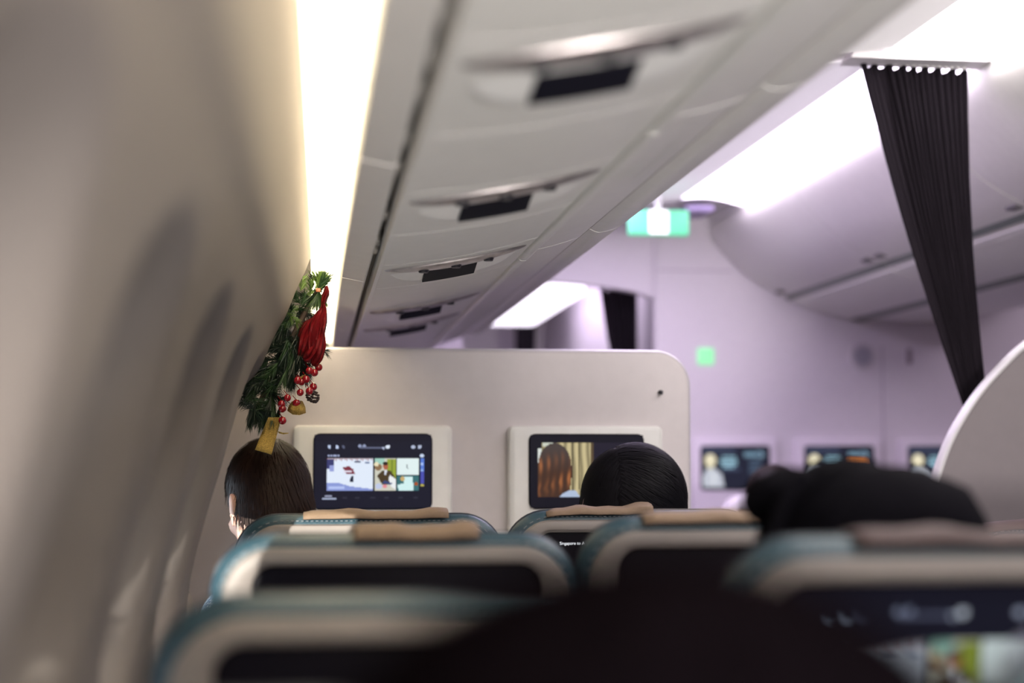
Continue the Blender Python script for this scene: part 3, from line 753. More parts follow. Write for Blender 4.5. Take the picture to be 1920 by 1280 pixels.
bm = bmesh.new(); disc_rings(bm, c_[0], YF, c_[1] + H, [(.060, .0), (.058, -.008), (.046, -.010), (.043, -.004), (.02, -.004)]); obj('rim', bm, mat('speaker_rim', (.62, .58, .62), .4), t)
bm = bmesh.new()
for rr in (.034, .026, .018, .010):
    tube(bm, [(c_[0] + rr * math.cos(a * .314), YF - .007, c_[1] + H + rr * math.sin(a * .314)) for a in range(21)], .0022, 5)
obj('grille', bm, mat('speaker_grille', (.30, .30, .42), .5), t)
c_ = U(1705, 668, YF); bm = bmesh.new(); box(bm, c_[0] - .012, c_[0] + .012, YF - .006, YF + .002, c_[1] + H - .035, c_[1] + H + .035, .005)
tag(obj('wall_latch', bm, mat('latch_mauve', (.30, .25, .30), .5)), 'narrow vertical latch on the far wall right of the speaker', 'latch')
# closet door beside the far arch
bm = bmesh.new(); box(bm, 1.30, 1.445, YF - .02, YF, 0, H + .70, .01); 
bm.free()
bm = bmesh.new(); xx = U(1455, 700, YF)[0]; box(bm, 1.455, 1.475, YF - .012, YF + .002, 0, H + .98, .004); struct(obj('trim_2', bm, FW))
bm = bmesh.new(); z_ = U(1340, 508, YF)[1]; box(bm, 1.476, 1.80, YF - .003, YF + .002, H + z_ - .003, H + z_ + .003); struct(obj('trim_3', bm, mat('panel_joint', (.5, .44, .52), .5), smooth=False))
bm = bmesh.new(); xx = U(1655, 740, YF)[0]; box(bm, xx - .003, xx + .003, YF - .003, YF + .002, H - .5, H + .50); struct(obj('trim_4', bm, MATS['panel_joint'], smooth=False))

# ================================================================== SEATS
LEAN = .13
def lean(z): return (1.15 - z) * LEAN
def make_seat(label, group, cover=None, pic=None, text=None, screen_off=.0):
    t = thing('aircraft_seat', label, 'seat', (0, 0, 0), group, local=True)
    W = .252
    # padded teal back and headrest
    bm = bmesh.new()
    def oh(i): return rrect(-W + i, W - i, .50 + i, 1.15 - i, .082 - i * .6, 10, rb=.05)
    slab(bm, oh, [(.022, .000), (.010, .004), (.003, .012), (0, .026), (.002, .050), (.010, .085), (.035, .110)], lean)
    obj('headrest', bm, TEAL, t)
    bm = bmesh.new()
    for s in (-1, 1): tube(bm, [(s * (W - .004), .034 + lean(z), z) for z in (.56, .7, .85, 1.0, 1.06)], .003, 6)
    P = [(x, .030 + lean(z), z) for x, z in rrect(-W + .0, W - .0, .50, 1.15, .082, 10, rb=.05)][0:22]
    tube(bm, P, .0026, 6); obj('piping', bm, PIPE, t)
    bm = bmesh.new()                          # stitched seam
    P = [(x, z) for x, z in rrect(-W + .012, W - .012, .50, 1.15 - .011, .075, 16, rb=.05)][0:34]
    dense = []
    for a, b in zip(P, P[1:]):
        L = math.hypot(b[0] - a[0], b[1] - a[1]); n = max(1, int(L / .0045))
        for i in range(n): dense.append((a[0] + (b[0] - a[0]) * i / n, a[1] + (b[1] - a[1]) * i / n))
    for i in range(0, len(dense) - 1, 2):
        a, b = dense[i], dense[i + 1]
        tube(bm, [(a[0], .0005 + lean(a[1]), a[1]), (b[0], .0005 + lean(b[1]), b[1])], .0009, 4)
    st = obj('stitching', bm, THREAD, t)
    # moulded shell around the screen
    bm = bmesh.new()
    def osx(i): return rrect(-W + .016 + i, W - .016 - i, .46 + i, 1.15 - .017 - i, max(.008, .070 - i * .9), 10, rb=.03)
    rings = [(0, .016), (0, .002), (.003, -.006), (.010, -.010), (.018, -.0105)]
    lv = []
    for ins, y in rings: lv.append([bm.verts.new((x, y + lean(z), z)) for x, z in osx(ins)])
    zc0, zc1 = .885, 1.15 - .040
    def ow(i): return rrect(-.196 + i, .196 - i, zc0 + i, zc1 - i, max(.008, .030 - i), 10)
    for ins, y in ((-.006, -.0105), (0, -.008), (.002, .004)): lv.append([bm.verts.new((x, y + lean(z), z)) for x, z in ow(ins)])
    for A, B in zip(lv, lv[1:]):
        for i in range(len(A)): bm.faces.new((A[i], A[(i + 1) % len(A)], B[(i + 1) % len(A)], B[i]))
    bm.faces.new(lv[0])
    obj('shell', bm, CREAM, t)
    bm = bmesh.new(); slab(bm, lambda i: ow(i - .001), [(0, .006), (0, -.001), (.003, -.003)], lean); mo = obj('monitor', bm, BLACK, t)
    if pic is not None:
        pw, phh = .252, .160
        me = screen_mesh(pic, -pw / 2 + screen_off, pw / 2 + screen_off, 0, 0 + phh, 0)
        o = link('screen', me, None, mo); o.location = (0, -.0042 + lean(1.10), 1.109 - phh); o.rotation_euler = (math.atan(LEAN), 0, 0)
        o.location.y = -.0042 + lean(1.109 - phh)
    if text:
        cu_ = bpy.data.curves.new('text', 'FONT'); cu_.body = text[0]; cu_.size = text[1]; tmp = bpy.data.objects.new('tmp', cu_)
        C.objects.link(tmp); bpy.context.view_layer.update()
        me = bpy.data.meshes.new_from_object(tmp.evaluated_get(bpy.context.evaluated_depsgraph_get())); bpy.data.objects.remove(tmp)
        me.transform(Matrix.Rotation(math.pi / 2 - 0, 4, 'X')); me.transform(Matrix.Translation((text[2], 0, text[3])))
        for v in me.vertices: v.co.y = lean(v.co.z) - .0042
        me.name = 'screen_text'; link('screen_text', me, emis('screen_white', (.8, .85, .95), .8), mo)
    # tray table, latch, pocket
    bm = bmesh.new(); slab(bm, lambda i: rrect(-.205 + i, .205 - i, .60 + i, .868 - i, .02, 6), [(0, .004), (0, -.022), (.004, -.026)], lean); tt = obj('tray_table', bm, mat('tray_plastic', (.42, .40, .38), .4), t)
    bm = bmesh.new(); box(bm, -.02, .02, -.036 + lean(.872), -.022 + lean(.872), .86, .882, .004); obj('tray_latch', bm, DARKP, tt)
    bm = bmesh.new(); slab(bm, lambda i: rrect(-.20 + i, .20 - i, .34 + i, .58 - i, .03, 6), [(0, .02), (0, -.018), (.008, -.026)], lean); obj('seat_pocket', bm, DARKP, t)
    # lower back, cushion, armrests, legs
    bm = bmesh.new(); slab(bm, lambda i: rrect(-W + .01 + i, W - .01 - i, .36 + i, .60 - i, .03, 6), [(.01, .015), (0, .03), (0, .11), (.02, .13)], lean); obj('lower_back', bm, TEAL, t)
    bm = bmesh.new(); box(bm, -.235, .235, .17, .60, .35, .465, .035, 4); obj('seat_cushion', bm, TEAL, t)
    for s in (-1, 1):
        bm = bmesh.new(); box(bm, s * .232 - .018, s * .232 + .018, .14, .52, .60, .645, .012, 3); box(bm, s * .232 - .012, s * .232 + .012, .16, .24, .36, .61, .005); obj('armrest', bm, DARKP, t)
    for s in (-1, 1):
        bm = bmesh.new(); tube(bm, [(s * .17, .22, 0), (s * .17, .22, .35)], .018, 8); tube(bm, [(s * .17, .55, 0), (s * .17, .25, .34)], .015, 8); obj('leg', bm, METAL, t)
    if cover is not None:
        x0, x1, m, tilt = cover[:4]; lift = cover[4] if len(cover) > 4 else .006
        bm = bmesh.new(); n = 16; rows = []
        for i in range(n + 1):
            u = i / n; x = x0 + (x1 - x0) * u; wv = .0022 * math.sin(u * 9 + x0 * 7) + .0012 * math.sin(u * 23) + tilt * (u - .5)
            drop = .010 * max(0, abs(x) - .15) / .1
            row = [(x, -.003, 1.1435 + wv * .3 - drop), (x, .004, 1.1505 + lift * .5 + wv - drop), (x, .018, 1.1535 + lift + wv - drop), (x, .05, 1.155 + lift + wv * 1.3 - drop), (x, .10, 1.140 + wv - drop), (x, .118, 1.10 - drop), (x, .124, .98)]
            rows.append([bm.verts.new((a, b + lean(min(c, 1.15)) * (1 if c < 1.1 else 0), c)) for a, b, c in row])
        for A, B in zip(rows, rows[1:]):
            for i in range(len(A) - 1): bm.faces.new((A[i], A[i + 1], B[i + 1], B[i]))
        o = obj('headrest_cover', bm, m, t); s = o.modifiers.new('thickness', 'SOLIDIFY'); s.thickness = .0018
        o['label'] = 'brown cover over the headrest' if m is BROWN else 'tan paper cover over the headrest'
    return t
def put(t, px_left, py_top, y, cx=None):
    x = U(px_left, py_top + 40, y)[0] + .252 if cx is None else cx
    z = U(960, py_top, y)[1] + H
    t.location = (x, y, z - 1.15)
ztop = lambda py, y: U(900, py, y)[1] + H - 1.15
seats = [
 # label, x centre, y, top px, cover, pic, text, screen offset
 ('teal leather window seat of the first row, under the brown-haired passenger', .103, 3.00, 964, (-.125, .145, TAN, .002, .003), None, None, 0),
 ('first-row teal leather seat of the black-haired passenger, white text line on its screen', .608, 3.00, 958, (-.175, .030, TAN, .008, .003), None, ('Singapore to A', .0078, -.150, 1.0865), 0),
 ('teal window seat of the second row, its left corner in sunlight', .112, 2.18, 1001, (-.06, .11, TAN, .002, .007), None, None, 0),
 ('teal second-row seat next to the aisle, dark screen with a faint small mark', .610, 2.18, 972, (-.16, .20, TAN, -.001, .002), None, ('✈ ~', .012, -.02, 1.070), 0),
 ('blurred teal window seat of the third row, left foreground', .108, 1.42, 1116, None, None, None, 0),
 ('blurred third-row seat with the lit menu screen, right foreground', .612, 1.42, 1014, (-.12, .16, BROWN, 0, .002), pic_menu(.62), None, -.052),
 ('teal seat directly in front of the viewer, hidden under the nearest head', .105, .78, 1330, None, None, None, 0),
 ('very blurred teal seat corner at the bottom right edge', .612, .80, 1170, None, None, None, 0),
 ('centre-block seat with brown headrest cover at the right edge', 1.552, 3.10, 990, (-.24, .24, BROWN, 0, .005), None, None, 0),
]
for lb, cx, y, py, cov, pic, txt, off in seats:
    t = make_seat(lb, 'seats of the near cabin', cov, pic, txt, off)
    t.location = (cx, y, ztop(py, y))
# pale seats of the forward centre block
FS = mat('pale_far_seat', (.72, .68, .72), .45)
def far_seat(cx, y, py, lb):
    t = thing('aircraft_seat', lb, 'seat', (0, 0, 0), 'pale seats before the far wall', local=True)
    bm = bmesh.new(); lv = []
    for ins, y_ in ((.012, .09), (.0, .07), (0, .012), (.006, .002), (.018, -.004), (.040, -.002), (.046, .010)):
        lv.append([bm.verts.new((x, y_ + lean(z), z)) for x, z in rrect(-.245 + ins, .245 - ins, .46 + ins, 1.15 - ins, .075 - ins * .8, 10, rb=.03)])
    for A, B in zip(lv, lv[1:]):
        for i in range(len(A)): bm.faces.new((A[i], A[(i + 1) % len(A)], B[(i + 1) % len(A)], B[i]))
    bm.faces.new(lv[0]); obj('shell', bm, FS, t)
    bm = bmesh.new(); slab(bm, lambda i: rrect(-.20 + i, .20 - i, .50 + i, 1.105 - i, .035, 8), [(0, .014), (0, .008)], lean); obj('monitor', bm, BLACK, t)
    bm = bmesh.new(); box(bm, -.235, .235, .14, .58, .35, .465, .035, 4); obj('seat_cushion', bm, TEAL, t)
    for s in (-1, 1):
        bm = bmesh.new(); tube(bm, [(s * .17, .22, 0), (s * .17, .22, .36)], .018, 8); obj('leg', bm, METAL, t)
    t.location = (cx, y, U(1380, py, y)[1] + H - 1.15)
far_seat(1.735, 5.75, 929, 'pale shell seat before the far wall, left of the dark-haired bun')
far_seat(2.235, 5.75, 931, 'pale shell seat before the far wall, middle, hidden by the dark-haired bun')
far_seat(2.735, 5.75, 931, 'pale shell seat before the far wall, hidden behind the curved divider')

# ================================================================== PEOPLE
def capsule(bm, a, b, ra, rb, seg=14, n=5):
    a, b = Vector(a), Vector(b); d = (b - a); L = d.length; d.normalize()
    pts = []; rs = []
    for k in range(n): t = math.sin(math.pi / 2 * (k + .15) / n); pts.append(a - d * ra * math.cos(math.asin(min(1, t)))); rs.append(ra * t)
    for k in range(5): pts.append(a.lerp(b, k / 4)); rs.append(ra + (rb - ra) * k / 4)
    for k in range(n - 1, -1, -1): t = math.sin(math.pi / 2 * (k + .15) / n); pts.append(b + d * rb * math.cos(math.asin(min(1, t)))); rs.append(rb * t)
    tube(bm, pts, rs, seg)
def remesh(bm, voxel, smooth=3):
    me = bpy.data.meshes.new('tmp'); bmesh.ops.recalc_face_normals(bm, faces=bm.faces); bm.to_mesh(me); bm.free()
    o = bpy.data.objects.new('tmp', me); C.objects.link(o)
    r = o.modifiers.new('r', 'REMESH'); r.mode = 'VOXEL'; r.voxel_size = voxel
    s = o.modifiers.new('s', 'SMOOTH'); s.iterations = smooth; s.factor = .5
    bpy.context.view_layer.update()
    out = bpy.data.meshes.new_from_object(o.evaluated_get(bpy.context.evaluated_depsgraph_get()))
    bpy.data.objects.remove(o)
    for p in out.polygons: p.use_smooth = True
    return out
HC = Vector((0, 0, .0))         # head centre is the local origin of every person
SKIN = mat('skin', (.62, .36, .27), .5, var=.06, sub=.25)
def head_parts(bm, M):
    def B(c, r, sc): 
        vs = ball(bm, (0, 0, 0), r, 24, 16, sc)
        bmesh.ops.transform(bm, matrix=M @ Matrix.Translation(c), verts=vs)
    B((0, -.004, .022), .096, (.80, 1.0, .98))       # cranium
    B((0, .034, -.035), .072, (.86, .82, 1.12))      # face
    B((0, .052, -.092), .030, (1.15, .9, .85))       # chin
    B((0, .100, -.032), .013, (.8, 1.2, 1.3)); B((0, .094, -.012), .010, (.7, 1, 1.9))   # nose
    for s in (-1, 1):
        B((s * .030, .082, -.004), .014, (1.15, .7, .8)); B((s * .040, .066, -.038), .024, (.9, .8, .9))   # eyes, cheeks
        B((s * .079, -.006, -.018), .017, (.42, .95, 1.75)); B((s * .086, -.017, -.006), .013, (.4, .9, 1.7)); B((s * .078, .002, -.040), .010, (.5, .8, 1.1))   # ears
    B((0, .092, -.066), .012, (1.7, .6, .45)); B((0, .089, -.078), .011, (1.5, .7, .45))      # lips
def make_body(yaw=0, pitch=0, roll=0, female=False, lateral=0.0, hs=(1, 1, 1), knee=.40):
    M = Matrix.Rotation(-yaw, 4, 'Z') @ Matrix.Rotation(-pitch, 4, 'X') @ Matrix.Rotation(roll, 4, 'Y') @ Matrix.Diagonal((*hs, 1))
    k = .92 if female else 1.0
    bm = bmesh.new(); head_parts(bm, M)
    nk = Vector((lateral * .5, -.010, -.17)); lx = lateral
    capsule(bm, M @ Vector((0, .002, -.06)), nk, .052 * k, .058 * k)
    capsule(bm, nk, (lx, -.02, -.22), .062 * k, .075)
    for s in (-1, 1):
        sh = Vector((lx + s * .175 * k, -.02, -.245)); el = Vector((lx + s * .215 * k, .03, -.50)); wr = Vector((lx + s * .12, .25 if knee > .3 else .07, -.55))
        capsule(bm, (lx, -.02, -.215), sh, .06, .055); capsule(bm, sh, el, .050 * k, .042 * k); capsule(bm, el, wr, .042 * k, .028 * k)
        hd = wr + Vector((-s * .02, .085, -.005)); capsule(bm, wr, hd, .027, .032)
        for f, (dx, L) in enumerate(((-.027, .062), (-.009, .075), (.009, .078), (.027, .068))):
            b0 = hd + Vector((dx, .02, 0)); m_ = b0 + Vector((0, L * .55, -.006)); capsule(bm, b0, m_, .0095, .0088, 8, 3); capsule(bm, m_, m_ + Vector((0, L * .35, -.022)), .0088, .0075, 8, 3)
        th = wr + Vector((-s * .03, .035, 0)); capsule(bm, th, th + Vector((-s * .028, .035, -.008)), .012, .0105, 8, 3); capsule(bm, th + Vector((-s * .028, .035, -.008)), th + Vector((-s * .035, .065, -.016)), .0105, .009, 8, 3)
        hp = Vector((lx + s * .095, -.01, -.72)); kn = Vector((lx + s * .12, knee, -.70)); an = Vector((lx + s * .12, knee + .02 - (.16 if knee < .3 else 0), -1.10))
        capsule(bm, hp, kn, .085, .058); capsule(bm, kn, an, .056, .038); capsule(bm, an + Vector((0, -.03, -.05)), an + Vector((0, .15, -.075)), .036, .030)
    for z0, z1, r0, r1, xx in ((-.25, -.42, .115, .12, .06), (-.42, -.62, .12, .125, .045), (-.60, -.72, .12, .13, .05)):
        for s in (-1, 1): capsule(bm, (lx + s * xx * k, -.02, z0 - .02), (lx + s * xx * k, -.02, z1), r0 * k * .85, r1 * k * .85)
    return remesh(bm, .0065, 2), M
def make_shirt(lateral, female=False, knee=.4):
    bm = bmesh.new(); k = .92 if female else 1.0; lx = lateral
    capsule(bm, (lx * .8, -.02, -.20), (lx, -.02, -.23), .074, .085)
    for s in (-1, 1):
        sh = Vector((lx + s * .175 * k, -.02, -.245)); el = Vector((lx + s * .215 * k, .03, -.50)); wr = Vector((lx + s * .14, .20 if knee > .3 else .05, -.54))
        capsule(bm, (lx, -.02, -.22), sh, .066, .064); capsule(bm, sh, el, .060, .054); capsule(bm, el, wr, .052, .040)
    for z0, z1, r0, xx in ((-.25, -.42, .110, .06), (-.42, -.62, .114, .045), (-.60, -.72, .118, .05)):
        for s in (-1, 1): capsule(bm, (lx + s * xx * k, -.02, z0 - .02), (lx + s * xx * k, -.02, z1), r0 * k, r0 * k)
    me = remesh(bm, .009, 3)
    return me
def make_hair(M, m, parent, n=2600, length=.03, puff=1.06, seed=1, nape=-.075, part=0.0, wild=.15, crown=(0.01, -.05), wdt=.0012, sides=True, extra=None, cover=1.0):
    """skull-hugging cap plus many fine blades combed away from the crown"""
    rg = random.Random(seed)
    def skull(d, s=1.0):
        # ray against the cranium ellipsoid
        e = Vector((.80, 1.0, .98)) * .096
        k = 1 / math.sqrt((d.x / e.x) ** 2 + (d.y / e.y) ** 2 + (d.z / e.z) ** 2)
        low = .62 * d.z * d.z if d.z < 0 else 0
        return Vector((0, -.004, .022)) + Vector((d.x * (1 + low), d.y * (1 + low), d.z * (1 + low * .5))) * k * s
    def haired(d):
        # hairline: forehead in front, above the ears at the side, nape behind
        a = math.atan2(abs(d.x), -d.y)            # 0 behind ... pi in front
        if a < 1.0: lim = -.93
        elif a < 1.7: lim = -.93 + (a - 1.0) / .7 * .70
        else: lim = -.23 + (a - 1.7) / 1.44 * .67
        return d.z > lim
    bm = bmesh.new(); nu, nv = 64, 40; grid = {}
    for j in range(nv + 1):
        th = math.pi * j / nv
        for i in range(nu):
            ph = 2 * math.pi * i / nu
            d = Vector((math.sin(th) * math.cos(ph), math.sin(th) * math.sin(ph), math.cos(th)))
            q = noise.noise(d * 5 + Vector((seed, 0, 0))) * .010 + noise.noise(Vector((math.atan2(d.x - crown[0], d.y - crown[1]) * 14, d.z * 2, seed))) * .012 * wild * 3
            pt = 0
            if part: pt = -.018 * math.exp(-((d.x - part) / .10) ** 2) * max(0, d.z) * (1 if d.y > -.9 else 0)
            low = 0
            p = skull(d, puff + q * 3 + pt + low)
            grid[j, i] = (d, bm.verts.new(M @ p))
    for j in range(nv):
        for i in range(nu):
            k = (i + 1) % nu
            q = [grid[j, i], grid[j + 1, i], grid[j + 1, k], grid[j, k]]
            if all(haired(a[0]) for a in q):
                try: bm.faces.new([a[1] for a in q])
                except ValueError: pass
    bmesh.ops.remove_doubles(bm, verts=bm.verts, dist=.0004)
    for v in [v for v in bm.verts if not v.link_faces]: bm.verts.remove(v)
    cr = Vector((crown[0], crown[1], .099)).normalized()
    c = 0
    while c < n:
        d = Vector((rg.gauss(0, 1), rg.gauss(0, 1), rg.gauss(0, 1))).normalized()
        if not haired(d): continue
        c += 1
        flow = (d - cr); flow -= d * flow.dot(d)
        if part: flow += Vector((math.copysign(.8, d.x - part), 0, 0)); flow -= d * flow.dot(d)
        if flow.length < 1e-3: flow = Vector((1, 0, 0))
        flow.normalize(); sw = d.cross(flow) * (.35 + rg.gauss(0, wild)); flow = (flow + sw + Vector((0, 0, -.2))).normalized()
        L = length * rg.uniform(.6, 1.2); p = skull(d, puff + .01); side = d.cross(flow).normalized() * wdt
        prev = None
        for s in range(4):
            t = s / 3; dd = (d + flow * (t * L / .09)).normalized()
            q = skull(dd, puff + .012 + .03 * t * (1 + rg.random() * wild * 5) * (1 if s else 0))
            w_ = side * (1 - t * .8)
            cur = (bm.verts.new(M @ (q - w_)), bm.verts.new(M @ (q + w_)))
            if prev: bm.faces.new((prev[0], prev[1], cur[1], cur[0]))
            prev = cur
    if extra: extra(bm, M)
    return obj('hair', bm, m, parent, recalc=False)
def person(label, loc, hair_mat, yaw=0, pitch=0, roll=0, shirt=None, seed=1, lateral=0, female=False, skin=None, hs=(1, 1, 1), knee=.40, **kw):
    t = thing('person', label, 'person', (0, 0, 0), None, local=True)
    t.location = loc
    me, M = make_body(yaw, pitch, roll, female, lateral, hs, knee)
    me.name = 'body'; link('body', me, skin or SKIN, t)
    sm = make_shirt(lateral, female, knee); sm.name = 'shirt'; link('shirt', sm, shirt, t)
    make_hair(M, hair_mat, t, seed=seed, **kw)
    bm = bmesh.new()
    for s in (-1, 1):
        vs = ball(bm, (0, 0, 0), .0085, 12, 8); bmesh.ops.transform(bm, matrix=M @ Matrix.Translation((s * .030, .0895, -.004)), verts=vs)
    obj('eyes', bm, mat('eye', (.5, .48, .46), .2), t)
    return t
def headpos(px, py_top, y, above=.12):
    x, z = U(px, py_top, y); return Vector((x, y, z + H - above))
BRH = mat('brown_hair', (.020, .008, .005), .55, spec=.2, var=.4, scale=60)
BKH = mat('black_hair', (.006, .0052, .0078), .6, spec=.12, var=.3, scale=60)
DBH = mat('dark_brown_hair', (.020, .011, .010), .5, var=.4, scale=60)
# checked shirt: procedural weave
CHK = bpy.data.materials.new('checked_shirt'); CHK.use_nodes = True
nt = CHK.node_tree; b = nt.nodes['Principled BSDF']; tc = nt.nodes.new('ShaderNodeTexCoord'); ck = nt.nodes.new('ShaderNodeTexChecker'); ck.inputs['Scale'].default_value = 160
ck.inputs['Color1'].default_value = (.12, .2, .35, 1); ck.inputs['Color2'].default_value = (.75, .78, .8, 1)
nt.links.new(tc.outputs['Object'], ck.inputs[0]); nt.links.new(ck.outputs[0], b.inputs['Base Color']); b.inputs['Roughness'].default_value = .8
GREY = mat('dark_shirt', (.03, .03, .04), .8)
person('person with short brown hair and sunlit ear, head just below the pine swag', headpos(505, 822, 3.42, .128), BRH, yaw=math.radians(-26), pitch=math.radians(10), roll=math.radians(-3), shirt=CHK, seed=4, lateral=.10, hs=(1.06, 1.04, 1.08), knee=.18, length=.022, n=3800, wild=.10, crown=(.02, -.04), puff=1.03)
person('person with thick straight black hair sitting before the film screen', headpos(1186, 824, 3.22, .138), BKH, shirt=GREY, seed=9, hs=(1.20, 1.05, 1.02), knee=.36, length=.055, n=4500, wild=.14, part=-.035 / .09, crown=(-.03, -.02), puff=1.13, roll=math.radians(4))
def bun(bm, M):
    for c, r, sc in (((-.055, -.01, .085), .040, (1.2, 1, .8)), ((.03, -.03, .055), .085, (1.15, 1, .75)), ((.075, -.02, .0), .06, (1, 1, 1.1))):
        vs = ball(bm, (0, 0, 0), r, 20, 14, sc)
        for v in vs: v.co += v.co.normalized() * noise.noise(v.co * 40) * .006
        bmesh.ops.transform(bm, matrix=M @ Matrix.Translation(c), verts=vs)
    P = [(-.060, -.06, .108), (-.073, -.065, .094), (-.083, -.07, .074), (-.091, -.072, .050), (-.098, -.072, .020)]
    tube(bm, [M @ Vector(p) for p in P], [.008, .009, .009, .008, .006], 7)
person('person with a loose dark hair bun and hanging lock behind the lit third-row screen', headpos(1585, 884, 1.68, .118), mat('bun_hair', (.004, .0036, .0056), .9, spec=.04, var=.3), shirt=GREY, seed=12, female=True, hs=(1.12, 1, 1.05), length=.05, n=1500, wild=.4, puff=1.10, extra=bun)
person('person just ahead of the viewer, huge blurred dark head at the bottom', headpos(1225, 1082, .56, .118), mat('near_hair', (.003, .0021, .0030), .95, spec=.0, var=.3), shirt=GREY, seed=15, length=.05, n=1500, wild=.3, puff=1.16, hs=(1.38, 1.1, .95))
person('person with dark brown hair far ahead, below the leftmost far screen', headpos(1445, 874, 5.95, .12), DBH, shirt=GREY, seed=21, female=True, length=.05, n=600, wild=.3, puff=1.1)
person('person with auburn hair far ahead, beside the curved divider', headpos(1688, 893, 5.95, .12), mat('auburn_hair', (.055, .020, .013), .5, var=.5, scale=40), shirt=GREY, seed=22, female=True, length=.05, n=600, wild=.3, puff=1.1)

# ================================================================== CHRISTMAS PINE SWAG
SWY = 3.30
sw = thing('christmas_swag', 'green pine Christmas swag with red poinsettia, berries and gold ribbon on the sidewall', 'wreath', U3(480, 800, SWY))
NG = bpy.data.materials.new('pine_needles'); NG.use_nodes = True
nt = NG.node_tree; b = nt.nodes['Principled BSDF']; gi = nt.nodes.new('ShaderNodeVertexColor'); gi.layer_name = 'tint'
nt.links.new(gi.outputs[0], b.inputs['Base Color']); b.inputs['Roughness'].default_value = .45
rg = random.Random(5)
def needles(bm, cl, base, d, L, n, spread, tint, wd=.00058, len_=.035):
    """a sprig: needles springing from a stem"""
    d = d.normalized(); a = d.cross(Vector((.3, .9, .2))).normalized(); b = d.cross(a)
    for i in range(n):
        t = rg.random(); p = base + d * L * t; ang = rg.uniform(0, 2 * math.pi)
        rad = a * math.cos(ang) + b * math.sin(ang)
        dir_ = (d * (1.0) + rad * spread * rg.uniform(.5, 1.1)).normalized(); l = len_ * rg.uniform(.7, 1.2) * (1 - .25 * t)
        sag = Vector((0, 0, -.006 * rg.random())); s = dir_.cross(Vector((rg.random(), rg.random(), rg.random()))).normalized() * wd
        q = [p - s, p + s, p + dir_ * l * .55 + s + sag * .3, p + dir_ * l + sag, p + dir_ * l * .55 - s + sag * .3]
        f = bm.faces.new([bm.verts.new(v) for v in q])
        k = rg.uniform(.7, 1.25)
        for lp in f.loops: lp[cl] = (tint[0] * k, tint[1] * k, tint[2] * k, 1)
DK = (.006, .016, .009); MD = (.022, .056, .017); LIT_TINT = (.13, .22, .045)  # brightest tint paints the light on the upper tips
def sprigs(name, lst, label=None):
    bm = bmesh.new(); cl = bm.loops.layers.float_color.new('tint')
    for (px, py, dy, dx_, dz_, L, n, spread, tint, ln) in lst:
        base = U3(px, py, SWY + dy); d = Vector((dx_, rg.uniform(-.35, .35), dz_))
        needles(bm, cl, base, d, L, n, spread, tint, len_=ln)
        v = [base, base + d.normalized() * L]; 
    me_o = obj(name, bm, NG, sw, smooth=False, recalc=False); me_o['kind'] = 'stuff'
    if label: me_o['label'] = label
    return me_o
top = []
for i in range(9): top.append((596 + rg.uniform(-6, 4), 545 + rg.uniform(-6, 3), rg.uniform(-.02, .02), rg.uniform(-.25, .75), 1, .020, 55, .55, LIT_TINT if i % 3 else MD, .042))
for i in range(6): top.append((598, 545, rg.uniform(-.02, .02), rg.uniform(-.35, .3), -1, .012, 45, .38, LIT_TINT if i % 2 else MD, .046))
for i in range(10): top.append((575 + rg.uniform(-16, 10), 560 + rg.uniform(-16, 16), rg.uniform(-.02, .02), rg.uniform(-.8, .6), rg.uniform(.1, 1), .03, 60, .8, [MD, LIT_TINT, MD, DK][i % 4], .026))
for i in range(10): top.append((550 + rg.uniform(-14, 12), 590 + rg.uniform(-22, 18), rg.uniform(-.02, .03), rg.uniform(-.8, .7), rg.uniform(-1, .8), .03, 60, .9, [MD, LIT_TINT, DK][i % 3], .022))
sprigs('pine_tips', top, 'bright green pine tips, light painted into the tint')
low_ = []
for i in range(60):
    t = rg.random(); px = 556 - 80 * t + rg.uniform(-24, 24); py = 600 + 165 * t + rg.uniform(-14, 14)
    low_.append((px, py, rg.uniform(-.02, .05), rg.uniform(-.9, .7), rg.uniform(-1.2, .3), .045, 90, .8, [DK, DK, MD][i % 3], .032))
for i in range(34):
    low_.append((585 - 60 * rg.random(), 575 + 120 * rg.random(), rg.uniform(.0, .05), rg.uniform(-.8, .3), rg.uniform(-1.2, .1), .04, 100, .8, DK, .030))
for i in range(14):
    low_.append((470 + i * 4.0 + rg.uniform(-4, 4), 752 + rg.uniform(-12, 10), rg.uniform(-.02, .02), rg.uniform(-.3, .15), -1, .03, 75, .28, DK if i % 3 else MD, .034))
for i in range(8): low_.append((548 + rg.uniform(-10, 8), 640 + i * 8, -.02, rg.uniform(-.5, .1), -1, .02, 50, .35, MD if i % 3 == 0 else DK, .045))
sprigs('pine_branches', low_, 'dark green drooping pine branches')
bm = bmesh.new()
tube(bm, [U3(px, py, SWY + .02) for px, py in ((600, 540), (575, 580), (545, 640), (510, 710), (480, 770))], .006, 6); obj('stem', bm, mat('bark', (.05, .03, .02), .8), sw)
bm = bmesh.new()
box(bm, 0, .01, 0, .01, 0, .008, .002); bmesh.ops.translate(bm, verts=bm.verts, vec=U3(592, 547, SWY - .02)); obj('wire_tie', bm, mat('copper', (.5, .16, .07), .4), sw)
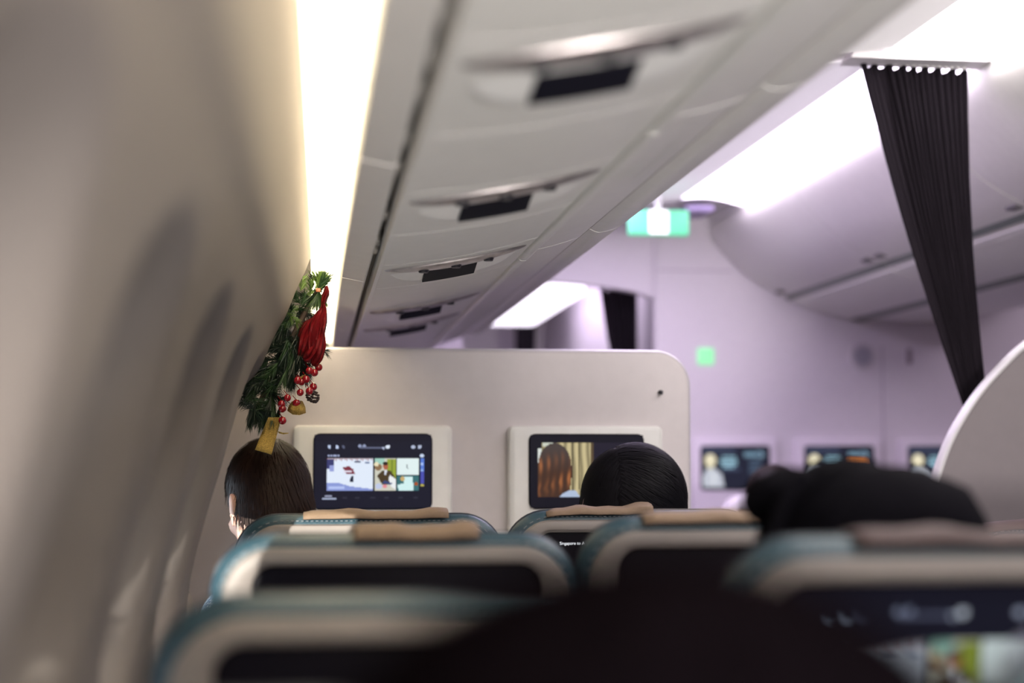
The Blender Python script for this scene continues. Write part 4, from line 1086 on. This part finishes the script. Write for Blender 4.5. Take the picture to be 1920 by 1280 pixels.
# poinsettia petals (crumpled red velvet)
RED = mat('red_velvet', (.14, .003, .006), .6, var=.6, scale=120, spec=.25)
def petal(pts, wid, seed, dy=0):
    P = smoothline([tuple(U3(px, py, SWY + dy)) for px, py in pts], 5); bm = bmesh.new(); rows = []
    n = len(P)
    for i, p in enumerate(P):
        p = Vector(p); t = i / (n - 1); d = (Vector(P[min(i + 1, n - 1)]) - Vector(P[max(i - 1, 0)])).normalized(); s = d.cross(Vector((.15, 1, 0))).normalized()
        w_ = wid * (math.sin(math.pi * min(1, .1 + t * .88)) ** .75); row = []
        for k in range(9):
            u = k / 4 - 1; q = p + s * (w_ * u * (1 + .18 * noise.noise(Vector((t * 4, u, seed))))) + Vector((0, -.014 * (1 - u * u) * math.sin(math.pi * t) + .0045 * math.sin(u * 7 + seed + t * 3) + .006 * noise.noise(Vector((u * 1.5, t * 3, seed))), 0))
            row.append(bm.verts.new(q))
        rows.append(row)
    for a, b_ in zip(rows, rows[1:]):
        for k in range(8): bm.faces.new((a[k], a[k + 1], b_[k + 1], b_[k]))
    o = obj('poinsettia_petal', bm, RED, sw); s_ = o.modifiers.new('t', 'SOLIDIFY'); s_.thickness = .0012
petal([(603, 580), (607, 562), (611, 548), (613, 536)], .007, 1, -.01)
petal([(593, 655), (601, 620), (605, 592), (607, 570)], .011, 2, -.03)
petal([(588, 668), (590, 630), (596, 600), (603, 578)], .014, 3, -.032)
petal([(588, 686), (596, 668), (602, 640), (604, 610)], .011, 4, -.035)
petal([(564, 668), (572, 640), (584, 612), (597, 590)], .014, 5, -.018)
petal([(561, 650), (566, 632), (576, 610), (590, 596)], .010, 6, .0)
petal([(570, 674), (580, 668), (590, 652), (596, 630)], .012, 7, -.028)
BER = mat('red_berry', (.27, .006, .012), .16, var=.1, coat=.7)
for px, py in ((579.7, 694.7), (597.5, 688.4), (589.7, 698.5), (574, 710.6), (565, 716), (587.5, 725), (580, 733), (563, 735.6), (539, 745.6), (556, 755.6), (529.7, 766), (529.7, 788), (558, 713), (528, 757)):
    c = U3(px, py, SWY - .035 + rg.uniform(-.008, .008)); bm = bmesh.new(); ball(bm, c, .0078 + rg.uniform(-.0006, .0006), 18, 12)
    tube(bm, [c + Vector((0, .004, .006)), c + Vector((-.008, .022, .016))], .0009, 5); obj('berry', bm, BER, sw)
GOLD = mat('gold_glitter', (.50, .34, .09), .30, metal=.8, var=.9, scale=500, bump=1.0, bscale=900)
def ribbon(rows, name='ribbon'):
    bm = bmesh.new(); R = []
    for L in rows:
        R.append([bm.verts.new(p) for p in L])
    for a, b_ in zip(R, R[1:]):
        for k in range(len(a) - 1): bm.faces.new((a[k], a[k + 1], b_[k + 1], b_[k]))
    o = obj(name, bm, GOLD, sw); s_ = o.modifiers.new('t', 'SOLIDIFY'); s_.thickness = .0008
    return o
rows = []
for i in range(9):
    t = i / 8; l = (503 - 25 * t, 782 + 61 * t); r = (528 - 19 * t, 782 + 70 * t); y = SWY - .03 + .008 * math.sin(t * 4)
    rows.append([U3(l[0] + (r[0] - l[0]) * k / 4, l[1] + (r[1] - l[1]) * k / 4, y + .003 * math.sin(k + t * 5)) for k in range(5)])
ribbon(rows)
rows = []
for i in range(13):                          # folded loop
    t = i / 12; a = math.pi * 1.1 * t
    x0 = 540 + 16 * t; x1 = 556 + 18 * t
    cy = 764 + 14 * math.sin(a * .9) - 6 * t
    rows.append([U3(x0 + (x1 - x0) * k / 3 + 4 * math.sin(a), cy - 10 * (k / 3) + (i % 2) * .3, SWY - .03 - .018 * math.sin(a)) for k in range(4)])
ribbon([[U3(px, py, SWY - .03 - .012 * s) for s, (px, py) in ((0, (539, 770)), (.7, (549, 777)), (1, (562, 778)), (.3, (573, 774)))],
        [U3(px, py, SWY - .03 - .012 * s) for s, (px, py) in ((0, (542, 760)), (.7, (550, 764)), (1, (562, 764)), (.3, (572, 763)))],
        [U3(px, py, SWY - .024 - .006 * s) for s, (px, py) in ((0, (548, 752)), (.7, (554, 752)), (1, (562, 751)), (.3, (567, 752)))]])
ribbon([[U3(563, 706, SWY - .03), U3(573, 701, SWY - .03)], [U3(561, 712, SWY - .033), U3(572, 706, SWY - .033)]])
ribbon([[U3(521, 808, SWY), U3(523, 812, SWY)], [U3(531, 811, SWY), U3(531, 814, SWY)], [U3(541, 811, SWY), U3(541, 812.5, SWY)]])
# pine cone
bm = bmesh.new(); c0 = U3(585, 742, SWY - .01)
for i in range(34):
    t = i / 34; a = i * 2.4; r = .011 * math.sin(math.pi * (t * .85 + .12)) + .002
    p = c0 + Vector((t * .016 - .006 + r * math.cos(a) * .7, r * math.sin(a), -t * .020 + .008 + r * math.cos(a) * .5)); ball(bm, p, .0038, 7, 5, (1, 1, .6))
obj('pine_cone', bm, mat('cone_brown', (.035, .015, .012), .6), sw)

for o in list(bpy.data.objects):
    if '_local' in o.keys(): del o['_local']
